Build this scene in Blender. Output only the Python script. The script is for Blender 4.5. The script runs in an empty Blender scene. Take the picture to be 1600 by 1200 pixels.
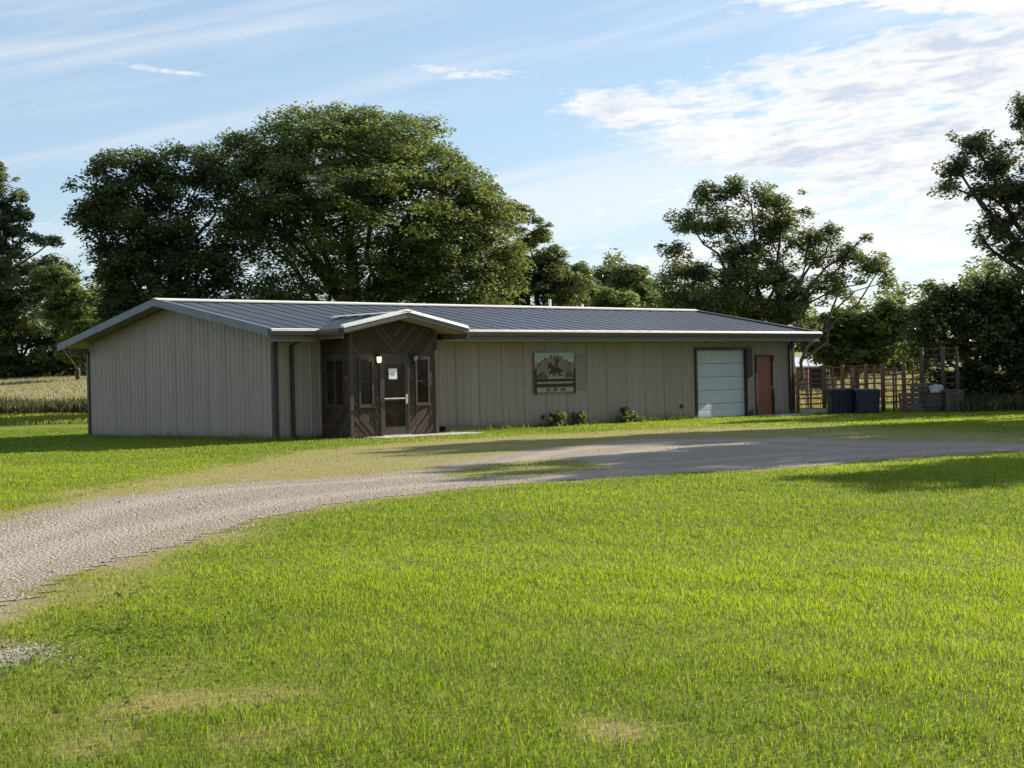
import bpy, bmesh, math, random
import numpy as np
from mathutils import Vector

# ----------------------------------------------------------------- camera, sky, sun, exposure
scene = bpy.context.scene
COL = scene.collection
F_PX, YAW, PITCH, ROLL = 2400.0, 0.735018, -0.003443, -0.022302
CAM = np.array([-22.9704, -34.9592, 1.5231])
fwd = np.array([math.sin(YAW) * math.cos(PITCH), math.cos(YAW) * math.cos(PITCH), math.sin(PITCH)])
rgt = np.cross(fwd, [0, 0, 1]); rgt /= np.linalg.norm(rgt)
upv = np.cross(rgt, fwd)
rgt, upv = rgt * math.cos(ROLL) + upv * math.sin(ROLL), -rgt * math.sin(ROLL) + upv * math.cos(ROLL)

cam_d = bpy.data.cameras.new('camera')
cam_d.sensor_fit = 'HORIZONTAL'; cam_d.sensor_width = 36.0
cam_d.lens = 36.0 * F_PX / 1600.0
cam_d.clip_start = 0.1; cam_d.clip_end = 3000.0
cam = bpy.data.objects.new('camera', cam_d); COL.objects.link(cam)
from mathutils import Matrix
cam.matrix_world = Matrix(((rgt[0], upv[0], -fwd[0], CAM[0]), (rgt[1], upv[1], -fwd[1], CAM[1]),
                           (rgt[2], upv[2], -fwd[2], CAM[2]), (0, 0, 0, 1)))
scene.camera = cam

SUN_AZ, SUN_EL = 95.0, 22.5          # compass degrees from +Y towards +X, degrees above the horizon
world = bpy.data.worlds.new('World'); scene.world = world; world.use_nodes = True

sun_d = bpy.data.lights.new('sun', 'SUN'); sun_d.energy = 5.0; sun_d.angle = math.radians(0.55)
sun_d.color = (1.0, 0.9, 0.74)
sun = bpy.data.objects.new('sun', sun_d); COL.objects.link(sun)
sdir = Vector((math.sin(math.radians(SUN_AZ)) * math.cos(math.radians(SUN_EL)),
               math.cos(math.radians(SUN_AZ)) * math.cos(math.radians(SUN_EL)), math.sin(math.radians(SUN_EL))))
sun.rotation_euler = (-sdir).to_track_quat('-Z', 'Y').to_euler()
sun.location = (40, 0, 40)

vs = scene.view_settings
vs.view_transform = 'Standard'; vs.look = 'None'; vs.exposure = 1.22; vs.gamma = 1.0; vs.use_curve_mapping = False
scene.cycles.use_denoising = True
scene.cycles.max_bounces = 8; scene.cycles.transparent_max_bounces = 8
scene.cycles.diffuse_bounces = 5; scene.cycles.glossy_bounces = 3; scene.cycles.transmission_bounces = 6


class NT:
    """small node-tree helper"""
    def __init__(s, tree):
        s.t = tree
    def n(s, typ, **kw):
        nd = s.t.nodes.new(typ)
        for k, v in kw.items():
            if k.startswith('i_'):
                key = k[2:]
                key = int(key) if key.isdigit() else key.replace('_', ' ')
                sock = nd.inputs[key]
                if hasattr(v, 'is_output'):
                    s.t.links.new(v, sock)
                else:
                    sock.default_value = v
            else:
                setattr(nd, k, v)
        return nd
    def m(s, op, a, b=None, c=None, clamp=False):
        nd = s.t.nodes.new('ShaderNodeMath'); nd.operation = op; nd.use_clamp = clamp
        for i, v in enumerate((a, b, c)):
            if v is None: continue
            if hasattr(v, 'is_output'): s.t.links.new(v, nd.inputs[i])
            else: nd.inputs[i].default_value = v
        return nd.outputs[0]
    def mix(s, fac, a, b, mode='MIX'):
        nd = s.t.nodes.new('ShaderNodeMix'); nd.data_type = 'RGBA'; nd.blend_type = mode
        for key, v in ((0, fac), (6, a), (7, b)):
            if hasattr(v, 'is_output'): s.t.links.new(v, nd.inputs[key])
            else: nd.inputs[key].default_value = v if key == 0 else tuple(v)[:3] + (1,)
        return nd.outputs[2]
    def ramp(s, fac, *stops):
        nd = s.t.nodes.new('ShaderNodeMapRange'); nd.interpolation_type = 'SMOOTHSTEP'
        s.t.links.new(fac, nd.inputs[0])
        nd.inputs[1].default_value, nd.inputs[2].default_value = stops[0], stops[1]
        nd.inputs[3].default_value = stops[2] if len(stops) > 2 else 0
        nd.inputs[4].default_value = stops[3] if len(stops) > 2 else 1
        return nd.outputs[0]
    def noise(s, vec, scale, detail=4, rough=.55, dim='3D', dist=0):
        nd = s.t.nodes.new('ShaderNodeTexNoise'); nd.noise_dimensions = dim
        nd.inputs['Scale'].default_value = scale; nd.inputs['Detail'].default_value = detail
        nd.inputs['Roughness'].default_value = rough; nd.inputs['Distortion'].default_value = dist
        if vec is not None: s.t.links.new(vec, nd.inputs['Vector'])
        return nd.outputs[0]
    def comb(s, x, y, z=0.0):
        nd = s.t.nodes.new('ShaderNodeCombineXYZ')
        for i, v in enumerate((x, y, z)):
            if hasattr(v, 'is_output'): s.t.links.new(v, nd.inputs[i])
            else: nd.inputs[i].default_value = v
        return nd.outputs[0]


def build_world():
    t = NT(world.node_tree); nt = world.node_tree
    nt.nodes.clear()
    out = t.n('ShaderNodeOutputWorld'); bg = t.n('ShaderNodeBackground')
    bg.inputs[1].default_value = 0.05
    sky = t.n('ShaderNodeTexSky'); sky.sky_type = 'NISHITA'; sky.sun_disc = False
    sky.sun_elevation = math.radians(SUN_EL); sky.sun_rotation = math.radians(SUN_AZ)
    sky.air_density = 1.0; sky.dust_density = 0.35; sky.ozone_density = 1.6
    tc = t.n('ShaderNodeTexCoord')
    sep = t.n('ShaderNodeSeparateXYZ', i_0=tc.outputs['Generated'])
    X, Y, Z = sep.outputs
    # azimuth (radians, clockwise from the view's compass heading) and elevation of the direction
    az = t.m('SUBTRACT', t.m('ARCTAN2', X, Y), YAW)
    el = t.m('ARCSINE', Z)
    zc = t.m('MAXIMUM', Z, 0.02)
    # the cloud deck as a plane overhead, so that streaks flatten towards the horizon
    px = t.m('DIVIDE', X, zc); py = t.m('DIVIDE', Y, zc)
    c, s_ = math.cos(YAW), math.sin(YAW)
    u = t.m('SUBTRACT', t.m('MULTIPLY', px, c), t.m('MULTIPLY', py, s_))     # across the view
    v = t.m('ADD', t.m('MULTIPLY', px, s_), t.m('MULTIPLY', py, c))          # away
    P = t.comb(u, v)
    warp = t.noise(P, 0.8, 3, .5)
    e2 = t.m('ADD', el, t.m('MULTIPLY', t.m('SUBTRACT', warp, .5), .05))
    # streak coordinates: fine across the wind, long along it (rising to the right)
    q1 = t.m('SUBTRACT', t.m('MULTIPLY', el, 1.0), t.m('MULTIPLY', az, .10))
    S = t.comb(t.m('MULTIPLY', az, 9.0), t.m('MULTIPLY', q1, 46.0), 3.1)
    streak = t.noise(S, 1.35, 6, .62, dist=.35)
    S2 = t.comb(t.m('MULTIPLY', az, 30.0), t.m('MULTIPLY', q1, 95.0), 7.7)
    puff = t.noise(S2, 1.3, 5, .62, dist=.2)
    S4 = t.comb(t.m('MULTIPLY', az, 58.0), t.m('MULTIPLY', q1, 210.0), 2.2)
    rip = t.noise(S4, 1.2, 4, .6, dist=.25)
    tex = t.m('ADD', t.m('ADD', t.m('MULTIPLY', streak, .52), t.m('MULTIPLY', puff, .34)), t.m('MULTIPLY', rip, .16))
    # main bank: a wedge whose tip lies right of the view's middle and that widens to the right
    lower = t.m('SUBTRACT', e2, t.m('SUBTRACT', .172, t.m('MULTIPLY', az, .36)))      # >0 above lower edge
    upper = t.m('SUBTRACT', t.m('ADD', .178, t.m('MULTIPLY', az, .17)), e2)           # >0 below upper edge
    wedge = t.m('MINIMUM', t.ramp(lower, -.022, .03), t.ramp(upper, -.014, .03))
    bank = t.m('MULTIPLY', wedge, t.ramp(az, -.03, .07))
    # high patch above the bank, top right
    hp = t.m('MULTIPLY', t.ramp(t.m('SUBTRACT', e2, t.m('SUBTRACT', .245, t.m('MULTIPLY', az, .1))), -.016, .014), t.ramp(az, .03, .20))
    # low bands near the horizon, right
    low = t.m('MULTIPLY', t.m('MULTIPLY', t.ramp(e2, .050, .072), t.ramp(e2, .140, .105)), t.ramp(az, .0, .2, .40, .86))
    cover = t.m('MAXIMUM', t.m('MAXIMUM', bank, hp), low)
    cover = t.m('MULTIPLY', cover, t.m('MULTIPLY', t.ramp(el, .42, .30), t.ramp(az, 1.1, .7)))      # the bank thins out overhead and to the far right
    dens = t.ramp(t.m('ADD', tex, t.m('MULTIPLY', cover, .272)), .63, .81)
    dens = t.m('MULTIPLY', dens, t.ramp(cover, .02, .35))
    # thin cirrus veils on the left
    q3 = t.m('SUBTRACT', el, t.m('MULTIPLY', az, .20))
    S3 = t.comb(t.m('MULTIPLY', az, 2.2), t.m('MULTIPLY', q3, 30.0), 1.2)
    veil = t.noise(S3, 1.1, 4, .5, dist=.3)
    veil = t.m('MULTIPLY', t.ramp(veil, .43, .70), .44)
    # one small bright wisp on the left
    dx = t.m('DIVIDE', t.m('ADD', az, .222), .030); dy = t.m('DIVIDE', t.m('SUBTRACT', e2, t.m('SUBTRACT', .2015, t.m('MULTIPLY', t.m('ADD', az, .222), .09))), .0024)
    wr = t.m('ADD', t.m('MULTIPLY', dx, dx), t.m('MULTIPLY', dy, dy))
    wisp = t.m('MULTIPLY', t.ramp(t.m('ADD', wr, t.m('MULTIPLY', t.m('SUBTRACT', puff, .5), 3.0)), 1.6, .1), t.ramp(rip, .35, .62, .1, .7))
    dx = t.m('DIVIDE', t.m('ADD', az, .022), .036); dy = t.m('DIVIDE', t.m('SUBTRACT', e2, t.m('SUBTRACT', .1965, t.m('MULTIPLY', t.m('ADD', az, .022), .12))), .0065)
    wr = t.m('ADD', t.m('MULTIPLY', dx, dx), t.m('MULTIPLY', dy, dy))
    wisp2 = t.m('MULTIPLY', t.ramp(t.m('ADD', wr, t.m('MULTIPLY', t.m('SUBTRACT', puff, .5), 3.5)), 1.8, .1), t.ramp(t.m('ADD', t.m('MULTIPLY', puff, .5), t.m('MULTIPLY', rip, .5)), .44, .58, .0, .8))
    dens = t.m('MAXIMUM', t.m('MAXIMUM', dens, veil), t.m('MAXIMUM', wisp, wisp2), clamp=True)
    # the clouds' thick cores are greyer and bluer
    core = t.m('MULTIPLY', t.ramp(bank, .45, 1.0), t.ramp(t.m('ADD', t.m('MULTIPLY', streak, .7), t.m('MULTIPLY', puff, .3)), .46, .64))
    ccol = t.mix(core, (9.2, 9.0, 8.8), (5.6, 6.3, 7.5))
    skyc = t.mix(0.33, sky.outputs[0], (6.4, 8.6, 11.4))      # thin high haze over the whole sky
    col = t.mix(dens, skyc, ccol)
    nt.links.new(col, bg.inputs[0]); nt.links.new(bg.outputs[0], out.inputs[0])


build_world()

# ----------------------------------------------------------------- helpers
R = random.Random(7)


def at(px, py, d):
    """world point seen at pixel (px,py) of the 1600x1200 photograph, d metres away along the view axis"""
    return CAM + d * (fwd + rgt * (px - 800) / F_PX - upv * (py - 600) / F_PX)


def tag(o, label=None, cat=None, group=None, kind=None):
    if label: o['label'] = label
    if cat: o['category'] = cat
    if group: o['group'] = group
    if kind: o['kind'] = kind
    return o


def empty(name, loc=(0, 0, 0), parent=None):
    o = bpy.data.objects.new(name, None); COL.objects.link(o)
    o.empty_display_size = .3
    o.parent = parent; o.location = loc
    return o


def put(name, me, mat=None, parent=None, loc=None):
    o = bpy.data.objects.new(name, me); COL.objects.link(o)
    if mat is not None and not me.materials: me.materials.append(mat)
    if parent is not None: o.parent = parent
    if loc is not None: o.location = loc
    return o


class MB:
    """collects vertices and faces of one mesh"""
    def __init__(s): s.v = []; s.f = []
    def add(s, vs, fs):
        b = len(s.v); s.v += [tuple(map(float, p)) for p in vs]; s.f += [tuple(i + b for i in f) for f in fs]; return s
    def box(s, a, b):
        (x0, y0, z0), (x1, y1, z1) = a, b
        return s.add([(x0, y0, z0), (x1, y0, z0), (x1, y1, z0), (x0, y1, z0), (x0, y0, z1), (x1, y0, z1), (x1, y1, z1), (x0, y1, z1)],
                     [(3, 2, 1, 0), (4, 5, 6, 7), (0, 1, 5, 4), (1, 2, 6, 5), (2, 3, 7, 6), (3, 0, 4, 7)])
    def prism(s, poly, ext):
        """closed polygon (3-D points) extruded by a vector"""
        n = len(poly); e = np.array(ext, float); P = [np.array(p, float) for p in poly]
        nrm = sum((np.cross(P[i], P[(i + 1) % n]) for i in range(n)), np.zeros(3))
        if np.dot(nrm, e) > 0: P = P[::-1]
        vs = P + [p + e for p in P]
        return s.add(vs, [tuple(range(n)), tuple(range(2 * n - 1, n - 1, -1))] + [(i, n + i, n + (i + 1) % n, (i + 1) % n)[::-1] for i in range(n)])
    def tube(s, pts, rad, sides=6, cap=True):
        P = [np.array(p, float) for p in pts]
        rs = rad if hasattr(rad, '__len__') else [rad] * len(P)
        rings = []; b = len(s.v)
        prev = None
        for i, p in enumerate(P):
            d = P[min(i + 1, len(P) - 1)] - P[max(i - 1, 0)]
            d = d / (np.linalg.norm(d) + 1e-9)
            a = np.cross(d, [0, 0, 1.0]) if abs(d[2]) < .95 else np.cross(d, [1.0, 0, 0])
            if prev is not None:
                a = prev - d * np.dot(prev, d)
            a /= (np.linalg.norm(a) + 1e-9); prev = a
            c = np.cross(d, a)
            for k in range(sides):
                th = 2 * math.pi * k / sides
                s.v.append(tuple(p + rs[i] * (a * math.cos(th) + c * math.sin(th))))
        for i in range(len(P) - 1):
            for k in range(sides):
                k2 = (k + 1) % sides
                s.f.append((b + i * sides + k, b + i * sides + k2, b + (i + 1) * sides + k2, b + (i + 1) * sides + k))
        if cap:
            s.f.append(tuple(b + k for k in range(sides))[::-1])
            s.f.append(tuple(b + (len(P) - 1) * sides + k for k in range(sides)))
        return s
    def mesh(s, name='m'):
        me = bpy.data.meshes.new(name); me.from_pydata(s.v, [], s.f); me.update(); return me
    def build(s, name, mat, parent=None, bevel=0, smooth=False, loc=None):
        me = s.mesh(name)
        o = put(name, me, mat, parent, loc)
        if smooth:
            me.polygons.foreach_set('use_smooth', [True] * len(me.polygons))
        if bevel:
            m = o.modifiers.new('bevel', 'BEVEL'); m.width = bevel; m.segments = 2; m.limit_method = 'ANGLE'
        return o


def np_mesh(name, verts, polys_sizes, loops, cols=None):
    me = bpy.data.meshes.new(name)
    me.vertices.add(len(verts)); me.vertices.foreach_set('co', np.ascontiguousarray(verts, dtype=np.float32).ravel())
    me.loops.add(len(loops)); me.loops.foreach_set('vertex_index', np.ascontiguousarray(loops, dtype=np.int32))
    st = np.concatenate([[0], np.cumsum(polys_sizes)[:-1]]).astype(np.int32)
    me.polygons.add(len(polys_sizes)); me.polygons.foreach_set('loop_start', st)
    me.update(calc_edges=True)
    if cols is not None:
        a = me.color_attributes.new('tint', 'FLOAT_COLOR', 'POINT')
        c = np.ones((len(verts), 4), np.float32); c[:, :cols.shape[1]] = cols
        a.data.foreach_set('color', c.ravel())
    me.validate()
    return me


# ----------------------------------------------------------------- materials
def new_mat(name):
    m = bpy.data.materials.new(name); m.use_nodes = True
    t = NT(m.node_tree); b = m.node_tree.nodes['Principled BSDF']
    return m, t, b


def plain(name, col, rough=.5, metal=0.0, var=.12, scale=6.0, bump=0.0, spec=.5, streak=False, objvar=0.0):
    """painted or bare surface with uneven colour, wear and a little relief"""
    m, t, b = new_mat(name)
    tc = t.n('ShaderNodeTexCoord'); vec = tc.outputs['Object']
    if streak:
        mp = t.n('ShaderNodeMapping'); mp.inputs['Scale'].default_value = (1.0, 1.0, .08)
        t.t.links.new(vec, mp.inputs[0]); vec2 = mp.outputs[0]
    else:
        vec2 = vec
    nz = t.noise(vec2, scale, 6, .6)
    f = t.ramp(nz, .3, .7, 1 - var, 1 + var)
    if objvar:
        oi = t.n('ShaderNodeObjectInfo')
        f = t.m('MULTIPLY', f, t.ramp(oi.outputs['Random'], 0, 1, 1 - objvar, 1 + objvar))
    mul = t.n('ShaderNodeVectorMath', operation='SCALE'); mul.inputs[0].default_value = col
    t.t.links.new(f, mul.inputs['Scale'])
    t.t.links.new(mul.outputs[0], b.inputs['Base Color'])
    b.inputs['Metallic'].default_value = metal
    b.inputs['Specular IOR Level'].default_value = spec
    t.t.links.new(t.ramp(t.noise(vec, scale * 2.3, 3), .3, .7, max(.02, rough - .08), rough + .08), b.inputs['Roughness'])
    if bump:
        bp = t.n('ShaderNodeBump'); bp.inputs['Strength'].default_value = bump; bp.inputs['Distance'].default_value = .02
        t.t.links.new(t.noise(vec2, scale * 4, 5, .65), bp.inputs['Height']); t.t.links.new(bp.outputs[0], b.inputs['Normal'])
    return m


def leaf_mat(name, c1, c2, trans=.45, rough=.45):
    """leaf or blade: colour varies from leaf to leaf by the mesh attribute, light passes through"""
    m, t, b = new_mat(name)
    at_ = t.n('ShaderNodeAttribute'); at_.attribute_name = 'tint'
    sp = t.n('ShaderNodeSeparateColor', i_0=at_.outputs['Color'])
    col = t.mix(sp.outputs[0], c1, c2)
    col = t.mix(t.m('MULTIPLY', sp.outputs[1], 1.0), col, (.36, .28, .13))
    b.inputs['Roughness'].default_value = rough; b.inputs['Specular IOR Level'].default_value = .22
    t.t.links.new(col, b.inputs['Base Color'])
    tr = t.n('ShaderNodeBsdfTranslucent')
    tcol = t.mix(.5, col, t.mix(1.0, col, (1.15, 1.25, .35), 'MULTIPLY'))
    t.t.links.new(tcol, tr.inputs[0])
    mx = t.n('ShaderNodeMixShader'); mx.inputs[0].default_value = trans
    t.t.links.new(b.outputs[0], mx.inputs[1]); t.t.links.new(tr.outputs[0], mx.inputs[2])
    out = m.node_tree.nodes['Material Output']; t.t.links.new(mx.outputs[0], out.inputs[0])
    return m


def wood_mat(name, c1, c2):
    m, t, b = new_mat(name)
    tc = t.n('ShaderNodeTexCoord'); oi = t.n('ShaderNodeObjectInfo')
    nz = t.noise(tc.outputs['Object'], 9, 7, .7)
    f = t.m('ADD', t.m('MULTIPLY', oi.outputs['Random'], .75), t.m('MULTIPLY', t.ramp(nz, .3, .7), .35), clamp=True)
    t.t.links.new(t.mix(f, c1, c2), b.inputs['Base Color'])
    b.inputs['Roughness'].default_value = .8
    bp = t.n('ShaderNodeBump'); bp.inputs['Strength'].default_value = .4; bp.inputs['Distance'].default_value = .01
    t.t.links.new(t.noise(tc.outputs['Object'], 40, 4), bp.inputs['Height']); t.t.links.new(bp.outputs[0], b.inputs['Normal'])
    return m


M = {}
M['siding'] = plain('tan_siding', (.268, .216, .182), .48, 0, .07, 1.6, streak=True, objvar=.035)
def weather_siding(m):
    t = NT(m.node_tree); b = m.node_tree.nodes['Principled BSDF']
    src = b.inputs['Base Color'].links[0].from_socket
    tc = t.n('ShaderNodeTexCoord'); V = tc.outputs['Object']; z = t.n('ShaderNodeSeparateXYZ', i_0=V).outputs[2]
    spl = t.ramp(t.m('ADD', z, t.m('MULTIPLY', t.noise(V, 2.6, 6, .65), .55)), .62, .22)
    col = t.mix(t.m('MULTIPLY', spl, .55), src, (.10, .080, .055))
    mp = t.n('ShaderNodeMapping'); mp.inputs['Scale'].default_value = (3.2, 3.2, .22); t.t.links.new(V, mp.inputs[0])
    st = t.ramp(t.noise(mp.outputs[0], 1.4, 5, .7), .52, .78)
    col = t.mix(t.m('MULTIPLY', st, .30), col, (.12, .095, .07))
    t.t.links.new(col, b.inputs['Base Color'])
    bp = t.n('ShaderNodeBump'); bp.inputs['Strength'].default_value = .35; bp.inputs['Distance'].default_value = .03
    t.t.links.new(t.noise(V, 1.7, 3, .5), bp.inputs['Height']); t.t.links.new(bp.outputs[0], b.inputs['Normal'])


weather_siding(M['siding'])
M['roof'] = plain('slate_roof', (.040, .046, .062), .42, 0.25, .12, .8, objvar=.05)
M['roof_trim'] = plain('pale_trim', (.70, .68, .65), .45, .1, .07, 3)
M['rake'] = plain('rake_trim', (.115, .140, .170), .4, .3, .08, 3)
M['gutter'] = plain('gutter_metal', (.115, .112, .10), .42, .15, .08, 3)
M['bronze'] = plain('dark_bronze', (.034, .029, .026), .45, .2, .12, 4)
M['soffit'] = plain('soffit_panel', (.24, .215, .18), .6, 0, .08, 3)
M['wood'] = wood_mat('weathered_boards', (.022, .013, .009), (.072, .040, .025))
M['woodtrim'] = wood_mat('board_trim', (.036, .027, .020), (.066, .050, .038))
M['alu'] = plain('door_aluminium', (.062, .055, .048), .4, .5, .08, 5)
M['steel'] = plain('brushed_steel', (.55, .55, .53), .35, .7, .06, 9)
M['paper'] = plain('white_paper', (.82, .82, .82), .8, 0, .03, 20)
M['ink'] = plain('grey_print', (.30, .30, .32), .8, 0, .1, 40)
M['garage'] = plain('white_garage_paint', (.46, .50, .56), .5, 0, .05, 2, streak=True)
M['reddoor'] = plain('red_brown_paint', (.24, .080, .042), .5, 0, .12, 3, streak=True)
M['footing'] = plain('footing', (.10, .095, .085), .9, 0, .2, 3)
M['concrete'] = plain('concrete', (.42, .40, .36), .85, 0, .16, 3, bump=.3)
M['rust'] = plain('rusty_pipe', (.150, .066, .042), .8, 0, .3, 9, bump=.2, objvar=.18)
M['darkpipe'] = plain('dull_pipe', (.075, .046, .034), .75, 0, .25, 8, bump=.2, objvar=.15)
M['bin'] = plain('blue_plastic', (.0065, .009, .026), .45, 0, .12, 4)
M['binlid'] = plain('dark_plastic', (.010, .011, .018), .5, 0, .12, 4)
M['greyplastic'] = plain('grey_plastic', (.070, .056, .048), .6, 0, .15, 5)
M['white'] = plain('white_sheet', (.72, .72, .72), .5, 0, .08, 3)
M['sack'] = plain('white_sack', (.30, .30, .31), .7, 0, .12, 8, bump=.3)
M['bark'] = plain('bark', (.075, .058, .045), .9, 0, .35, 5, bump=.6)
M['cable'] = plain('galvanised_cable', (.35, .35, .34), .5, .5, .1, 5)
M['oldwood'] = wood_mat('old_timber', (.050, .042, .036), (.12, .10, .085))
M['black'] = plain('black_rubber', (.02, .02, .02), .8, 0, .2, 5)

gl, t_, b_ = new_mat('dark_glass')
b_.inputs['Base Color'].default_value = (.012, .012, .014, 1); b_.inputs['Roughness'].default_value = .06
b_.inputs['Specular IOR Level'].default_value = .18
t_.t.links.new(t_.ramp(t_.noise(t_.n('ShaderNodeTexCoord').outputs['Object'], 3, 3), .3, .7, .04, .14), b_.inputs['Roughness'])
M['glass'] = gl
gw, t_, b_ = new_mat('brown_interior_glass')
tc_ = t_.n('ShaderNodeTexCoord')
t_.t.links.new(t_.mix(t_.ramp(t_.noise(tc_.outputs['Object'], 2.2, 3), .4, .6), (.016, .009, .007), (.030, .018, .014)), b_.inputs['Base Color'])
b_.inputs['Roughness'].default_value = .08; b_.inputs['Specular IOR Level'].default_value = .18
M['glassbrown'] = gw
lm, t_, b_ = new_mat('lit_lamp_glass')
b_.inputs['Base Color'].default_value = (.9, .8, .6, 1); b_.inputs['Emission Color'].default_value = (1, .82, .5, 1)
b_.inputs['Emission Strength'].default_value = 0.9
M['lamp_lit'] = lm
M['lamp_off'] = plain('frosted_lamp_glass', (.28, .27, .26), .4, 0, .04, 8)

# leaves and grass
M['leaf_big'] = leaf_mat('locust_leaves', (.098, .125, .048), (.195, .230, .090), 0.55)
M['leaf_dark'] = leaf_mat('dark_leaves', (.068, .088, .040), (.130, .158, .066), 0.5)
M['leaf_mid'] = leaf_mat('elm_leaves', (.098, .122, .056), (.190, .215, .098), 0.52)
M['leaf_light'] = leaf_mat('light_leaves', (.110, .145, .045), (.205, .250, .085), 0.54)
M['leaf_far'] = leaf_mat('far_leaves', (.095, .125, .058), (.175, .210, .095), 0.48)
M['leaf_willow'] = leaf_mat('grey_leaves', (.085, .105, .066), (.175, .200, .115), 0.46)
M['blade'] = leaf_mat('lawn_blades', (.095, .155, .013), (.285, .360, .020), .5, .65)
M['weed'] = leaf_mat('weed_leaves', (.10, .160, .020), (.19, .265, .034), .5, .65)
M['shade_weed'] = leaf_mat('shade_tinted_weeds', (.016, .024, .010), (.035, .048, .018), .3, .6)  # tree shade is put into this weed colour, well below the weeds' own green
M['straw'] = leaf_mat('field_grass', (.17, .165, .085), (.31, .265, .175), .4)


def ground_mat(drive):
    m, t, b = new_mat('gravel' if drive else 'turf')
    tc = t.n('ShaderNodeTexCoord'); V = tc.outputs['Object']
    a = t.n('ShaderNodeAttribute'); a.attribute_name = 'tint'
    sp = t.n('ShaderNodeSeparateColor', i_0=a.outputs['Color'])
    dry, grav, field = sp.outputs
    n1 = t.noise(V, .35, 4); n2 = t.noise(V, 3.0, 6, .65); n3 = t.noise(V, 38, 5, .7); n4 = t.noise(V, 11, 4, .6)
    green = t.mix(t.ramp(n1, .35, .65), (.120, .160, .014), (.165, .215, .018))
    green = t.mix(t.ramp(n2, .35, .7), green, (.185, .205, .024))
    green = t.mix(t.ramp(n3, .42, .62, 0, .55), green, (.038, .048, .014))
    straw = t.mix(t.ramp(n2, .3, .7), (.30, .255, .095), (.225, .235, .045))
    straw = t.mix(t.ramp(n3, .4, .7), straw, (.17, .13, .075))
    vor = t.n('ShaderNodeTexVoronoi'); vor.inputs['Scale'].default_value = 30; t.t.links.new(V, vor.inputs['Vector'])
    stone = t.mix(t.n('ShaderNodeSeparateColor', i_0=vor.outputs['Color']).outputs[0], (.20, .165, .130), (.38, .325, .265))
    stone = t.mix(t.ramp(n4, .3, .75), stone, (.30, .25, .195))
    stone = t.mix(t.ramp(n1, .4, .7, 0, .45), stone, (.27, .225, .175))
    if drive: stone = t.mix(t.m('MULTIPLY', t.ramp(t.m('ADD', a.outputs['Alpha'], t.m('MULTIPLY', t.m('SUBTRACT', n4, .5), .7)), .3, .9), .65), stone, (.36, .315, .265))
    fieldc = t.mix(t.ramp(n2, .3, .7), (.27, .235, .14), (.19, .195, .085))
    jig = t.m('ADD', t.m('MULTIPLY', t.m('SUBTRACT', n4, .5), .9), t.m('MULTIPLY', t.m('SUBTRACT', n3, .5), .8))
    fd = t.ramp(t.m('ADD', dry, jig), .35, .65); fg = t.ramp(t.m('ADD', grav, jig), .38, .62)
    col = t.mix(fd, green, straw); col = t.mix(fg, col, stone); col = t.mix(field, col, fieldc)
    t.t.links.new(col, b.inputs['Base Color'])
    b.inputs['Roughness'].default_value = .95; b.inputs['Specular IOR Level'].default_value = .15
    bp = t.n('ShaderNodeBump'); bp.inputs['Strength'].default_value = .8; bp.inputs['Distance'].default_value = .03
    h = t.m('ADD', t.m('MULTIPLY', n3, .7), t.m('MULTIPLY', vor.outputs['Distance'], t.m('MULTIPLY', fg, -1.2)))
    t.t.links.new(h, bp.inputs['Height']); t.t.links.new(bp.outputs[0], b.inputs['Normal'])
    return m


M['turf'] = ground_mat(False)
M['gravel'] = ground_mat(True)
sm, t_, b_ = new_mat('gravel_stone')
a_ = t_.n('ShaderNodeAttribute'); a_.attribute_name = 'tint'
t_.t.links.new(a_.outputs['Color'], b_.inputs['Base Color']); b_.inputs['Roughness'].default_value = .9
M['stone'] = sm
M['haycover'] = M['straw']

# ----------------------------------------------------------------- ground
rng = np.random.default_rng(11)


def snoise(x, y, s, seed):
    """smooth 0-centred noise from a few sine waves"""
    r = np.random.default_rng(seed); o = 0
    for k in range(7):
        a = r.uniform(0, 2 * math.pi); f = s * r.uniform(.5, 2.1); p = r.uniform(0, 6.28)
        o = o + np.sin((x * math.cos(a) + y * math.sin(a)) * f + p) / 2.6
    return o / 1.6


def height(x, y):
    x = np.asarray(x, float); y = np.asarray(y, float)
    near_b = np.clip(np.maximum(np.maximum(-2.5 - x, x - 24), np.maximum(-4.0 - y, y - 12)) / 6.0, 0, 1)
    h = .035 * snoise(x, y, .35, 3) * near_b
    # the land rises gently to the back-left and far behind
    d = (x - CAM[0]) * fwd[0] + (y - CAM[1]) * fwd[1]
    h = h + 4.4 * np.clip((d - 88) / 90.0, 0, 1) ** 1.2 + 6.0 * np.clip((d - 190) / 300, 0, 1)
    return h


def gnd(px, py):
    d = fwd + rgt * (px - 800) / F_PX - upv * (py - 600) / F_PX
    t = -CAM[2] / d[2]
    return (CAM + d * t)[:2]


near_px = [(-420, 1230), (-200, 1085), (-60, 1003), (0, 972), (60, 943), (130, 910), (200, 882), (300, 851), (420, 817), (540, 791), (650, 775), (760, 762), (900, 751), (1000, 745),
           (1150, 737), (1300, 726), (1400, 716), (1600, 703), (1900, 690)]
far_px = [(1900, 668), (1600, 672), (1400, 668), (1250, 659), (1100, 664), (1000, 671), (900, 677), (800, 682), (700, 687), (640, 692), (560, 697), (470, 705),
          (380, 722), (300, 738), (200, 757), (100, 778), (0, 802), (-200, 856), (-420, 930)]
outline = np.array([gnd(*p) for p in near_px + far_px])


def resample(poly, step=.5):
    out = []
    for i in range(len(poly)):
        a, b = poly[i], poly[(i + 1) % len(poly)]
        n = max(1, int(np.linalg.norm(b - a) / step))
        for k in range(n): out.append(a + (b - a) * k / n)
    return np.array(out)


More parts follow.
